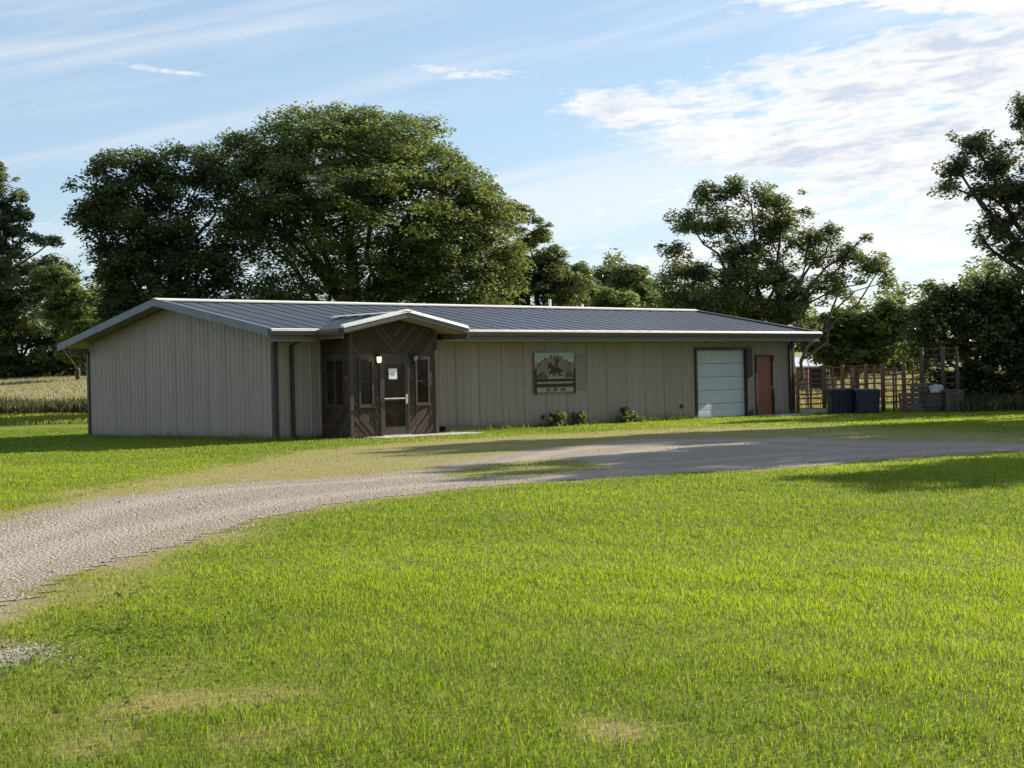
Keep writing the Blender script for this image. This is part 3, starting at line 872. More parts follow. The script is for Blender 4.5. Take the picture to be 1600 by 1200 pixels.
GD0, GD1, GDT = 17.22, 19.90, 2.37          # garage door opening
MD0, MD1, MDT = 20.45, 21.37, 2.12          # side door opening
V0, V1, VY = 1.54, 4.58, -1.35              # timber entry
core = MB()
core.box((0.04, .03, .0), (GD0 - .1, .16, 2.9)); core.box((GD0 - .1, .03, GDT + .1), (GD1 + .3, .16, 2.9)); core.box((GD1 + .3, .03, 0), (MD0 - .06, .16, 2.9))
core.box((MD0 - .06, .03, MDT + .06), (MD1 + .06, .16, 2.9)); core.box((MD1 + .06, .03, 0), (L_B - .04, .16, 2.9))
fw = core.build('front_wall', M['siding'], bld)
wall_sheets(fw, lambda s, o, z: (s, .02 - o, z), [
    (0.0, V0, .05, Z_W + .02), (V1, GD0 - .1, .05, Z_W + .02), (GD0 - .1, GD1 + .3, GDT + .1, Z_W + .02),
    (GD1 + .3, MD0 - .06, .05, Z_W + .02), (MD0 - .06, MD1 + .06, MDT + .06, Z_W + .02), (MD1 + .06, L_B, .05, Z_W + .02)])
gable = [(0.02, 0, 0), (0.02, W_B, 0), (0.02, W_B, roof_z(W_B) - .12), (0.02, Y_R, Z_R - .13), (0.02, 0, roof_z(0) - .12)]
g = MB().prism([(.03, y + (.03 if y == 0 else -.03 if y == W_B else 0), z) for _, y, z in gable], (.12, 0, 0)).build('end_wall', M['siding'], bld)
wall_sheets(g, lambda s, o, z: (.02 - o, W_B - s, z), [(0.0, W_B, .05, lambda s: roof_z(W_B - s) - .11)], pitch=.23, width=.92)
g = MB().prism([(L_B - .15, y + (.03 if y == 0 else -.03 if y == W_B else 0), z) for _, y, z in gable], (.12, 0, 0)).build('far_end_wall', M['siding'], bld)
wall_sheets(g, lambda s, o, z: (L_B - .02 + o, s, z), [(0.0, W_B, .05, lambda s: roof_z(s) - .11)])
g = MB().box((.04, W_B - .16, 0), (L_B - .04, W_B - .03, 2.78)).build('back_wall', M['siding'], bld)
wall_sheets(g, lambda s, o, z: (L_B - s, W_B - .02 + o, z), [(0.0, L_B, .05, 2.78)])
# corner trims, base trim
for (x0, y0, x1, y1) in ((-.03, -.04, .12, .10), (-.03, W_B - .10, .10, W_B + .03), (L_B - .10, -.04, L_B + .03, .10)):
    MB().box((x0 if x0 < 1 else x0, y0, .0), (x1, y1, Z_W)).build('corner_trim', M['bronze'], bld, bevel=.006)
MB().box((-.016, .02, .0), (.02, W_B - .02, .048)).build('base_trim', M['footing'], bld)
MB().box((.13, -.016, .0), (V0 - .01, .02, .048)).build('base_trim', M['footing'], bld)
MB().box((V1 + .01, -.016, .0), (GD0 - .11, .02, .048)).build('base_trim', M['footing'], bld)
MB().box((GD1 + .31, -.016, .0), (MD0 - .07, .02, .048)).build('base_trim', M['footing'], bld)

# roof: deck, standing-seam sheets, ridge cap, fascias, soffit
XL, XR = -O_R, L_B + O_R
YB = W_B + E_R
deck = MB()
T = .085
for (ya, yb) in ((-E_F + .03, Y_R), (Y_R, YB - .03)):
    deck.prism([(XL + .03, ya, roof_z(ya) - .012), (XL + .03, yb, roof_z(yb) - .012), (XL + .03, yb, roof_z(yb) - T), (XL + .03, ya, roof_z(ya) - T)], (XR - XL - .06, 0, 0))
roof = deck.build('roof', M['soffit'], bld)
NP = 39; PW = (XR - XL) / NP


def seam_sheet(ya, yb):
    m = MB(); vs = []
    for (x, h) in ((0, 0), (.0, .013), (.016, .013), (.016, 0), (PW * .5, .004), (PW - .003, 0)):
        for y in (ya, yb): vs.append((x, y, roof_z(y) + h))
    m.add(vs, [(2 * i, 2 * i + 2, 2 * i + 3, 2 * i + 1) if ya < yb else (2 * i + 1, 2 * i + 3, 2 * i + 2, 2 * i) for i in range(5)])
    return m.mesh('roof_panel')


mf = seam_sheet(-E_F, Y_R - .02); mb = seam_sheet(Y_R + .02, YB)
for k in range(NP):
    for me in (mf, mb):
        put('roof_panel', me, M['roof'], roof, (XL + k * PW, 0, 0))
cap = MB()
for sgn in (-1, 1):
    y1 = Y_R + sgn * .22
    cap.add([(XL - .02, Y_R, Z_R + .085), (XR + .02, Y_R, Z_R + .085), (XR + .02, y1, roof_z(y1) + .068), (XL - .02, y1, roof_z(y1) + .068),
             (XR + .02, y1, roof_z(y1) + .03), (XL - .02, y1, roof_z(y1) + .03)],
            [(0, 1, 2, 3) if sgn > 0 else (3, 2, 1, 0), (3, 2, 4, 5) if sgn > 0 else (5, 4, 2, 3)])
cap.add([(XL - .02, Y_R, Z_R + .085), (XL - .02, Y_R - .22, roof_z(Y_R - .22) + .03), (XL - .02, Y_R + .22, roof_z(Y_R + .22) + .03)], [(0, 1, 2)])
cap.build('ridge_cap', M['roof_trim'], roof)
for (x0, x1, mt) in ((XL - .022, XL + .028, 'rake'), (XR - .028, XR + .022, 'rake')):
    for (ya, yb) in ((-E_F - .01, Y_R), (Y_R, YB + .01)):
        MB().prism([(x0, ya, roof_z(ya) + .055), (x0, yb, roof_z(yb) + .055), (x0, yb, roof_z(yb) - .15), (x0, ya, roof_z(ya) - .15)], (x1 - x0, 0, 0)).build('rake_trim', M[mt], roof)
        # bright top flange lapping on the roof
        xa, xb = (x0, x0 + .16) if x0 < 0 else (x1 - .16, x1)
        MB().prism([(xa, ya, roof_z(ya) + .056), (xa, yb, roof_z(yb) + .056), (xa, yb, roof_z(yb) + .068), (xa, ya, roof_z(ya) + .068)], (xb - xa, 0, 0)).build('rake_flange', M['rake'], roof)
PX0, PX1, PXC, PYF, PZA, PZE = .94, 5.30, 3.12, -1.92, 3.37, 2.93        # porch roof
MB().box((XL + .03, -E_F + .03, 2.685), (PX0 + .2, .02, 2.70)).build('soffit', M['soffit'], roof)
MB().box((PX1 - .3, -E_F + .03, 2.685), (XR - .03, .02, 2.70)).build('soffit', M['soffit'], roof)
MB().box((XL + .028, -E_F - .002, 2.672), (PX0 + .02, -E_F + .03, 2.925)).build('fascia', M['gutter'], roof)
MB().box((PX1 - .02, -E_F - .002, 2.672), (XR - .03, -E_F + .03, 2.925)).build('fascia', M['gutter'], roof)
MB().box((XL + .03, W_B, 2.62), (XR - .03, W_B + .04, 2.80)).build('back_fascia', M['gutter'], roof)


def gutter(a, b, z, out, parent):
    """box gutter with rolled lip between a and b; out = unit vector away from the wall"""
    a, b, o = np.array(a, float), np.array(b, float), np.array(out, float)
    prof = [(0, -.02), (.012, -.02), (.012, -.118), (.095, -.118), (.118, -.05), (.118, -.004), (.088, -.004), (.088, .016), (.135, .016), (.135, -.055), (.107, -.133), (0, -.133)]
    poly = [np.array([a[0], a[1], z]) + o * u + np.array([0, 0, w]) for u, w in prof]
    m = MB().prism(poly, b - a)
    return m.build('gutter', M['gutter'], parent)


gutter((XL + .005, -E_F - .003, 0), (PX0 - .02, -E_F - .003, 0), Z_E, (0, -1, 0), roof)
gutter((PX1 + .02, -E_F - .003, 0), (XR, -E_F - .003, 0), Z_E, (0, -1, 0), roof)
for (xa, xb) in ((XL + .005, PX0 - .02), (PX1 + .02, XR)):
    MB().prism([(xa, -E_F - u_, Z_E + w_) for u_, w_ in ((.092, -.022), (.150, -.022), (.150, -.014), (.100, .044), (.092, .044))], (xb - xa, 0, 0)).build('gutter_lip', M['roof_trim'], roof)
    MB().box((xa + .03, -E_F - .03, 2.650), (xb - .03, -E_F - .004, 2.671)).build('drip_trim', M['soffit'], roof)
MB().box((XL - .02, -E_F - .16, Z_E - .14), (XL + .004, -E_F + .02, Z_E + .03)).build('gutter_end', M['bronze'], roof)


def downspout(x, y, ztop, name='downspout'):
    d = MB()
    d.box((x - .045, y - .075, .16), (x + .045, y, ztop - .30))
    d.prism([(x - .045, y - .075, ztop - .30), (x - .045, y, ztop - .30), (x - .045, -E_F - .03, ztop - .02), (x - .045, -E_F - .12, ztop - .02)], (.09, 0, 0))
    d.prism([(x - .045, y - .075, .16), (x - .045, y, .16), (x - .045, y - .12, .04), (x - .045, y - .22, .07)], (.09, 0, 0))
    o = d.build(name, M['bronze'], bld)
    for z in (.55, 1.35, 2.15): MB().box((x - .062, y - .082, z), (x + .062, y + .004, z + .035)).build('strap', M['bronze'], o)
    return o


downspout(.56, -.02, 2.84); downspout(L_B - .28, -.02, 2.84)

# porch roof over the timber entry
pslope = (PZA - PZE) / (PXC - PX0)
yv = -E_F + (PZA - Z_E) / SL                    # where the porch ridge meets the main roof
pd = MB()
for sgn, xe in ((-1, PX0), (1, PX1)):
    x_in = xe - sgn * .03
    pd.prism([(PXC, PYF + .03, PZA - .012), (x_in, PYF + .03, PZE - .006), (x_in, PYF + .03, PZE - .08), (PXC, PYF + .03, PZA - .085)], (0, -PYF - .05, 0))
porch = pd.build('porch_roof', M['soffit'], bld)
for sgn, xe in ((-1, PX0), (1, PX1)):
    # sheets run down from the porch ridge; each ends at the valley on the main roof
    nps = 6; run = yv - PYF
    for k in range(nps):
        y0 = PYF + k * run / nps; y1 = PYF + (k + 1) * run / nps - .004
        def xlow(y):        # valley: porch height equals main roof height
            if y <= -E_F: return xe
            zt = Z_E + SL * (y + E_F)
            return PXC + sgn * max(.02, (PZA - zt) / pslope)
        vs = []
        for (y, h) in ((y0, 0), (y0, .05), (y0 + .028, .05), (y0 + .028, 0), (y1, 0)):
            vs += [(PXC, y, PZA + h), (xlow(y), y, PZA - pslope * abs(xlow(y) - PXC) + h)]
        MB().add(vs, [(2 * i, 2 * i + 1, 2 * i + 3, 2 * i + 2) if sgn < 0 else (2 * i + 2, 2 * i + 3, 2 * i + 1, 2 * i) for i in range(4)]).build('roof_panel', M['rake'] if sgn < 0 else M['roof'], porch)
    zf = lambda x: PZA - pslope * abs(x - PXC)
    MB().prism([(PXC, PYF - .02, PZA + .06), (xe, PYF - .02, PZE + .06), (xe, PYF - .02, PZE - .09), (PXC, PYF - .02, PZA - .10)], (0, .048, 0)).build('rake_trim', M['gutter'], porch)
    MB().prism([(PXC, PYF + u_, PZA + w_) for u_, w_ in ((-.035, .030), (-.035, .042), (.045, .125), (.14, .125), (.14, .062), (-.018, .062), (-.018, .03))][:5], (xe - PXC, 0, PZE - PZA)).build('rake_flange', M['roof_trim'], porch)
    MB().prism([(PXC, PYF + .035, PZA - .104), (xe - sgn * .1, PYF + .035, PZE - .085), (xe - sgn * .1, PYF + .035, PZE - .105), (PXC, PYF + .035, PZA - .124)], (0, .5, 0)).build('soffit', M['soffit'], porch)
cp = MB()
for sgn in (-1, 1):
    cp.add([(PXC, PYF - .03, PZA + .085), (PXC, yv - .1, PZA + .085), (PXC + sgn * .16, yv - .1, PZA + .05), (PXC + sgn * .16, PYF - .03, PZA + .05)], [(0, 1, 2, 3) if sgn > 0 else (3, 2, 1, 0)])
cp.build('ridge_cap', M['roof_trim'], porch)
gutter((PX0, PYF + .03, 0), (PX0, -E_F - .16, 0), PZE, (-1, 0, 0), porch)
MB().box((PX0 - .13, PYF + .03, PZE + .016), (PX0 - .006, -E_F - .16, PZE + .024)).build('gutter_lip', M['gutter'], porch)
MB().box((PX0 - .005, PYF + .03, PZE - .24), (PX0 + .025, -E_F - .01, PZE - .01)).build('fascia', M['gutter'], porch)
MB().box((PX0 - .16, PYF, PZE - .15), (PX0 + .02, PYF + .028, PZE + .03)).build('gutter_end', M['bronze'], porch)
MB().box((PX1 - .025, PYF + .03, PZE - .24), (PX1 + .005, -E_F - .01, PZE - .01)).build('fascia', M['gutter'], porch)

# --- timber entry: boards laid on the slant over a core, each board its own piece
def clip_half(poly, n, c):
    """keep n.p <= c"""
    out = []
    for i in range(len(poly)):
        a, b = poly[i], poly[(i + 1) % len(poly)]
        da, db = n[0] * a[0] + n[1] * a[1] - c, n[0] * b[0] + n[1] * b[1] - c
        if da <= 0: out.append(a)
        if (da < 0 < db) or (db < 0 < da):
            k = da / (da - db); out.append((a[0] + (b[0] - a[0]) * k, a[1] + (b[1] - a[1]) * k))
    return out


def area2(poly):
    return abs(sum(poly[i][0] * poly[(i + 1) % len(poly)][1] - poly[(i + 1) % len(poly)][0] * poly[i][1] for i in range(len(poly)))) / 2


def slant_boards(parent, region, direction, mapf, nrm, width=.15, mat='wood'):
    d = np.array(direction, float); d /= np.linalg.norm(d); n = np.array([-d[1], d[0]])
    pr = [n @ np.array(p) for p in region]
    k0, k1 = math.floor(min(pr) / width), math.ceil(max(pr) / width)
    for k in range(k0, k1):
        a, b = k * width + .006, (k + 1) * width - .006
        poly = clip_half(clip_half(list(region), n, b), -n, -a)
        if len(poly) < 3 or area2(poly) < .004: continue
        th = R.uniform(.016, .034)
        c = np.mean(poly, axis=0)
        org = np.array(mapf(*c))
        MB().prism([np.array(mapf(*q)) - org for q in poly], np.array(nrm) * th).build('board', M[mat], parent, loc=tuple(org))


def vtop(x):
    return PZA - .13 - pslope * abs(x - PXC)


ves = MB()
ves.prism([(V0 + .03, VY + .03, 0), (V1 - .03, VY + .03, 0), (V1 - .03, VY + .03, vtop(V1)), (PXC, VY + .03, vtop(PXC)), (V0 + .03, VY + .03, vtop(V0))], (0, -VY - .06, 0))
vest = ves.build('timber_entry', M['oldwood'], bld)
WL0, WL1, WR0, WR1, WZ0, WZ1 = 1.88, 2.26, 3.84, 4.22, .92, 2.12
D0, D1, DT = 2.58, 3.50, 2.12
fm = lambda x, z: (x, VY + .03, z); fn = (0, -1, 0)
XM = (D0 + D1) / 2
HD = 2.26
for reg in ([(V0 + .1, .04), (WL0 - .07, .04), (WL0 - .07, HD), (V0 + .1, HD)], [(WL0 - .06, .04), (WL1 + .07, .04), (WL1 + .07, WZ0 - .08), (WL0 - .06, WZ0 - .08)],
            [(WL1 + .08, .04), (D0 - .06, .04), (D0 - .06, HD), (WL1 + .08, HD)], [(V0 + .1, HD + .01), (XM, HD + .01), (XM, vtop(XM)), (V0 + .1, vtop(V0 + .1))]):
    slant_boards(vest, reg, (1, -1), fm, fn)
for reg in ([(D1 + .06, .04), (WR0 - .08, .04), (WR0 - .08, HD), (D1 + .06, HD)], [(WR0 - .07, .04), (WR1 + .06, .04), (WR1 + .06, WZ0 - .08), (WR0 - .07, WZ0 - .08)],
            [(WR1 + .07, .04), (V1 - .1, .04), (V1 - .1, HD), (WR1 + .07, HD)], [(XM, HD + .01), (V1 - .1, HD + .01), (V1 - .1, vtop(V1 - .1)), (PXC, vtop(PXC)), (XM, vtop(XM))]):
    slant_boards(vest, reg, (1, 1), fm, fn)
sm_ = lambda y, z: (V0 + .03, y, z); sn = (-1, 0, 0)
SW0, SW1 = -1.05, -.28
ZS = vtop(V0) - .02
for reg, dr in (([(VY + .1, .04), (-.03, .04), (-.03, WZ0 - .08), (VY + .1, WZ0 - .08)], (1, -1)), ([(VY + .1, WZ0 - .07), (SW0 - .07, WZ0 - .07), (SW0 - .07, HD), (VY + .1, HD)], (1, -1)),
                ([(SW1 + .07, WZ0 - .07), (-.03, WZ0 - .07), (-.03, HD), (SW1 + .07, HD)], (1, -1)), ([(VY + .1, HD + .01), (-.03, HD + .01), (-.03, ZS), (VY + .1, ZS)], (1, -1))):
    slant_boards(vest, reg, dr, sm_, sn)
sm2 = lambda y, z: (V1 - .03, y, z)
slant_boards(vest, [(VY + .1, .04), (-.03, .04), (-.03, ZS), (VY + .1, ZS)], (1, -1), sm2, (1, 0, 0))
for (xa, xb) in ((V0 - .01, V0 + .095), (V1 - .095, V1 + .01)):
    MB().box((xa, VY - .012, .02), (xb, VY + .095, vtop((xa + xb) / 2) - .02)).build('corner_post', M['woodtrim'], vest)


def entry_window(x0, x1, glass):
    w = MB(); z0, z1 = WZ0, WZ1; y0, y1 = VY - .02, VY + .035
    for a, b in (((x0 - .06, y0, z0 - .07), (x0, y1, z1 + .07)), ((x1, y0, z0 - .07), (x1 + .06, y1, z1 + .07)), ((x0, y0, z1), (x1, y1, z1 + .07)), ((x0, y0, z0 - .07), (x1, y1, z0))):
        w.box(a, b)
    w.box((x0 - .08, y0 - .03, z0 - .095), (x1 + .08, y1 - .02, z0 - .072))
    o = w.build('entry_window', M['woodtrim'], bld)
    MB().box((x0 + .001, VY + .012, z0 + .001), (x1 - .001, VY + .022, z1 - .001)).build('pane', M[glass], o)
    MB().box((x0 + .002, VY - .005, (z0 + z1) / 2 - .012), (x1 - .002, VY + .011, (z0 + z1) / 2 + .012)).build('glazing_bar', M['bronze'], o)
    return o


tag(entry_window(WL0, WL1, 'glass'), 'dark narrow window left of the entry door')
tag(entry_window(WR0, WR1, 'glassbrown'), 'brown narrow window right of the entry door')
w = MB(); x0, x1 = V0 - .02, V0 + .035
for a, b in (((x0, SW0 - .06, WZ0 - .07), (x1, SW0, WZ1 + .07)), ((x0, SW1, WZ0 - .07), (x1, SW1 + .06, WZ1 + .07)), ((x0, SW0, WZ1), (x1, SW1, WZ1 + .07)), ((x0, SW0, WZ0 - .07), (x1, SW1, WZ0))):
    w.box(a, b)
w.box((x0 - .001, -.70, WZ0), (x1 - .001, -.64, WZ1))
o = tag(w.build('entry_window', M['woodtrim'], bld), 'wide two-pane window in the side of the entry')
for (ya, yb) in ((SW0, -.70), (-.64, SW1)):
    MB().box((V0 + .012, ya + .001, WZ0 + .001), (V0 + .022, yb - .001, WZ1 - .001)).build('pane', M['glassbrown'], o)
MB().box((V0 - .07, -1.27, 1.55), (V0 + .02, -1.18, 1.72)).build('keypad_box', M['greyplastic'], bld, bevel=.008)

# entry door
dm = MB()
for a, b in (((D0 - .05, VY - .02, 0.03), (D0 + .015, VY + .04, DT + .06)), ((D1 - .015, VY - .02, .03), (D1 + .05, VY + .04, DT + .06)), ((D0 + .015, VY - .02, DT), (D1 - .015, VY + .04, DT + .06))): dm.box(a, b)
ed = tag(dm.build('entry_door', M['alu'], bld), 'aluminium framed glass entry door with push bar')
lf = MB()
for a, b in (((D0 + .02, VY - .012, .05), (D0 + .11, VY + .03, DT - .006)), ((D1 - .11, VY - .012, .05), (D1 - .02, VY + .03, DT - .006)), ((D0 + .11, VY - .012, DT - .10), (D1 - .11, VY + .03, DT - .006)),
             ((D0 + .11, VY - .012, .05), (D1 - .11, VY + .03, .27)), ((D0 + .11, VY - .010, 1.00), (D1 - .11, VY + .03, 1.06))): lf.box(a, b)
lf.build('door_leaf', M['alu'], ed)
MB().box((D0 + .11, VY + .008, 1.06), (D1 - .11, VY + .018, DT - .10)).build('pane', M['glassbrown'], ed)
MB().box((D0 + .11, VY + .008, .27), (D1 - .11, VY + .018, 1.00)).build('pane', M['glassbrown'], ed)
pb = MB(); pb.tube([(D0 + .07, VY - .055, 1.05), (D1 - .16, VY - .055, 1.05)], .018, 8); pb.box((D0 + .06, VY - .05, 1.03), (D0 + .085, VY - .012, 1.07)); pb.box((D1 - .175, VY - .05, 1.03), (D1 - .15, VY - .012, 1.07))
pb.build('push_bar', M['steel'], ed)
MB().box((D1 - .095, VY - .03, .90), (D1 - .02, VY - .0125, 1.16)).build('latch_guard', M['steel'], ed, bevel=.004)
MB().box((D0 - .02, VY - .10, .03), (D1 + .02, VY - .022, .055)).build('threshold', M['steel'], ed)

# white notice on the door glass
nt_ = tag(empty('paper_notice', (2.985, VY - .014, 1.73)), 'white paper notice taped inside the entry door glass', 'notice')
MB().box((-.145, -.002, -.145), (.145, .002, .145)).build('sheet', M['paper'], nt_)
for i, (zz, ww) in enumerate(((.03, .06), (-.005, .075), (-.04, .05))): MB().box((-ww, -.0045, zz - .008), (ww, -.0025, zz + .008)).build('print_line', M['ink'], nt_)


# wall lanterns either side of the door
def lantern(x, z, lit, label):
    o = tag(empty('wall_lantern', (x, VY, z)), label, 'lamp', 'lanterns beside the entry door')
    b = MB(); b.box((-.045, -.03, -.09), (.045, .0, .12)); b.tube([(0, -.02, .09), (0, -.09, .13), (0, -.11, .10)], .010, 6)
    b.build('bracket', M['bronze'], o)
    g = MB(); g.tube([(0, -.11, -.10), (0, -.11, -.02), (0, -.11, .06)], [.045, .06, .06], 8); g.build('lamp_glass', M['lamp_lit' if lit else 'lamp_off'], o, smooth=True)
    c = MB(); c.tube([(0, -.11, .06), (0, -.11, .085), (0, -.11, .12)], [.075, .06, .012], 8); c.tube([(0, -.11, -.12), (0, -.11, -.10)], [.02, .05], 8); c.build('cap', M['bronze'], o)
    if lit:
        ld = bpy.data.lights.new('lantern_light', 'POINT'); ld.energy = 1.0; ld.color = (1, .75, .42); ld.shadow_soft_size = .05
        lo = bpy.data.objects.new('lantern_light', ld); COL.objects.link(lo); lo.parent = o; lo.location = (0, -.22, -.02)


lantern(2.45, 2.14, True, 'lit wall lantern left of the entry door'); lantern(3.72, 2.16, False, 'unlit wall lantern right of the entry door')

# stoop and low dark timber box
tag(MB().box((1.95, VY - .95, -.05), (5.45, VY + .02, .028)).build('stoop', M['concrete'], None, bevel=.01), 'thin concrete slab in front of the entry door', 'slab')
tb_ = tag(empty('timber_edging', (6.25, -.22, 0)), 'low dark timber box against the wall right of the entry', 'planter')
MB().box((-.62, -.17, 0), (.62, -.10, .17)).build('side_board', M['black'], tb_); MB().box((-.62, .10, 0), (.62, .16, .17)).build('side_board', M['black'], tb_)
for x in (-.62, .56): MB().box((x, -.10, 0), (x + .06, .10, .165)).build('end_board', M['black'], tb_)
MB().box((-.56, -.10, .02), (.56, .10, .13)).build('soil', M['black'], tb_)

# garage door and side door
gf = MB()
for a, b in (((GD0 - .10, -.035, 0), (GD0, .20, GDT)), ((GD1, -.035, 0), (GD1 + .30, -.01, GDT)), ((GD1, -.01, 0), (GD1 + .05, .20, GDT)), ((GD0 - .10, -.036, GDT), (GD1 + .30, .20, GDT + .10))): gf.box(a, b)
gd = tag(gf.build('garage_door', M['bronze'], bld), 'white sectional garage door in a dark frame')
NS = 5
for k in range(NS):
    z0, z1 = .03 + k * (GDT - .03) / NS, .03 + (k + 1) * (GDT - .03) / NS - .012
    s = MB(); n = 6; vs = []
    for j in range(n + 1):
        z = z0 + (z1 - z0) * j / n; off = (.0, .006, .006, .002, .006, .006, .0)[j]
        vs += [(GD0 + .004, .13 - off, z), (GD1 - .004, .13 - off, z)]
    s.add(vs, [(2 * j, 2 * j + 1, 2 * j + 3, 2 * j + 2) for j in range(n)])
    s.box((GD0 + .006, .135, z0), (GD1 - .006, .16, z1))
    s.build('door_section', M['garage'], gd)
MB().box((GD0 + .004, .10, .0), (GD1 - .004, .17, .028)).build('bottom_seal', M['black'], gd)
MB().box(((GD0 + GD1) / 2 - .10, .085, .34), ((GD0 + GD1) / 2 + .10, .116, .37)).build('lift_handle', M['steel'], gd)
mf_ = MB()
for a, b in (((MD0 - .06, -.03, 0), (MD0 + .01, .14, MDT)), ((MD1 - .01, -.03, 0), (MD1 + .06, .14, MDT)), ((MD0 - .06, -.031, MDT), (MD1 + .06, .14, MDT + .06))): mf_.box(a, b)
sd = tag(mf_.build('side_door', M['bronze'], bld), 'plain red-brown side door near the right corner')
MB().box((MD0 + .012, .05, .03), (MD1 - .012, .10, MDT - .004)).build('door_leaf', M['reddoor'], sd)
kb = MB(); kb.tube([(MD1 - .09, .05, 1.0), (MD1 - .09, -.01, 1.0)], [.018, .03], 8); kb.build('knob', M['steel'], sd)
for z in (.3, 1.05, 1.8): MB().box((MD0 + .008, .035, z), (MD0 + .02, .05, z + .1)).build('hinge', M['steel'], sd)
MB().box((20.1, -1.25, -.05), (22.3, -.02, .026)).build('apron', M['concrete'], bld, bevel=.01)
sp = MB(); sp.tube([(16.36, .0, .45), (16.36, -.09, .45), (16.36, -.11, .40)], .022, 7); sp.tube([(16.33, -.05, .50), (16.39, -.05, .50)], .02, 6); sp.box((16.33, -.02, .38), (16.39, -.008, .52))
sp.build('spigot', M['bronze'], bld)
MB().box((11.34, -.018, 1.12), (11.84, -.012, 2.26)).build('patch_panel', plain('faded_patch', (.185, .172, .155), .5, 0, .05, 3), bld)
MB().tube([(15.4, 5.35, Z_R - .02), (15.4, 5.35, Z_R + .34)], .05, 8).build('vent_pipe', M['white'], roof)
MB().tube([(17.2, 5.5, Z_R - .05), (17.2, 5.5, Z_R + .20)], .045, 8).build('vent_pipe', M['white'], roof)

# --- the picture sign on the wall: printed shapes, built as thin layers on a board
SX0, SX1, SZ0, SZ1, SY = 9.55, 11.27, 1.05, 2.31, -.02
sg = tag(empty('wall_sign', ((SX0 + SX1) / 2, SY, SZ0)), 'painted sign with horse, rider and rail fence on the long wall', 'sign')
sw, sh = SX1 - SX0, SZ1 - SZ0
M['s_tan'] = plain('sign_ground', (.22, .175, .13), .7, 0, .3, 5)
M['s_sky'] = plain('sign_sky', (.34, .40, .41), .7, 0, .12, 4)
M['s_brown'] = plain('sign_brown', (.11, .058, .038), .7, 0, .3, 8)
M['s_hill'] = plain('sign_hill', (.20, .155, .125), .7, 0, .2, 6)
M['s_dark'] = plain('sign_dark', (.022, .018, .017), .7, 0, .2, 8)
M['s_cream'] = plain('sign_cream', (.33, .29, .23), .7, 0, .15, 8)


def layer(name, poly, y, mat):
    # poly in 0..1 sign coordinates (x right, y up)
    MB().prism([((u - .5) * sw, -y, v * sh) for u, v in poly], (0, -.004, 0)).build(name, M[mat], sg)


rect = lambda a, b, c, d: [(a, b), (c, b), (c, d), (a, d)]
MB().box((-sw / 2, -.028, 0), (sw / 2, 0, sh)).build('board', M['s_tan'], sg)
layer('sky_band', rect(.0, .76, 1.0, 1.0), .029, 's_sky')
arch = [(.0, .40)] + [(.5 - .48 * math.cos(a), .50 + .40 * math.sin(a)) for a in np.linspace(.0, math.pi, 15)] + [(1.0, .40)]
layer('hill', arch, .034, 's_hill')
for i, a in enumerate(np.linspace(.32, math.pi - .32, 13)):       # the arched lettering, too small to read, as dabs
    c, s = .5 - .42 * math.cos(a), .55 + .37 * math.sin(a)
    if i in (4, 9): continue
    layer('arch_mark', rect(c - .016, s - .028, c + .016, s + .028), .039, 's_dark' if i % 2 else 's_brown')
layer('brush', [(.04, .37), (.10, .50), (.20, .54), (.27, .44), (.33, .40), (.33, .36), (.04, .36)], .039, 's_brown')
layer('brush', [(.74, .37), (.78, .50), (.86, .58), (.93, .52), (.97, .40), (.97, .37)], .039, 's_brown')
horse = [(.31, .60), (.33, .70), (.36, .745), (.39, .76), (.42, .72), (.45, .66), (.52, .63), (.60, .62), (.66, .58), (.72, .56), (.70, .52), (.645, .53), (.63, .48), (.655, .43), (.61, .40), (.60, .47), (.555, .50), (.50, .485), (.485, .42), (.455, .39), (.45, .47), (.42, .50), (.36, .47), (.335, .51), (.395, .55), (.395, .62), (.36, .64), (.335, .585)]
layer('horse', horse, .0445, 's_dark')
layer('rider', [(.47, .645), (.50, .72), (.53, .775), (.515, .80), (.535, .84), (.575, .845), (.60, .81), (.62, .80), (.60, .785), (.58, .75), (.585, .68), (.58, .625)], .05, 's_brown')
layer('rider_hat', [(.51, .815), (.54, .815), (.545, .85), (.585, .85), (.59, .815), (.625, .81), (.62, .80), (.515, .80)], .055, 's_dark')
layer('pale_ground', rect(.04, .24, .96, .40), .0385, 's_cream')
for (a, b) in ((.275, .355), (.15, .225)): layer('rail', rect(.0, a, 1.0, b), .0445, 's_dark')
layer('rail', rect(.0, .415, .09, .44), .0445, 's_dark')
layer('pale_strip', rect(.04, .03, .96, .12), .0385, 's_cream')
for (a, b) in ((.27, .38), (.45, .55), (.63, .76)): layer('print_mark', rect(a, .045, b, .11), .0435, 's_brown')
for (a, b) in ((-.01, .035), (.975, 1.02)): layer('post', rect(a, -.03, b, .60), .051, 's_dark')

# ----------------------------------------------------------------- yard things at the right
def gpt(px, d):
    """ground point under pixel column px at view depth d"""
    p = at(px, 600, d); return np.array([p[0], p[1], float(height(p[0], p[1]))])


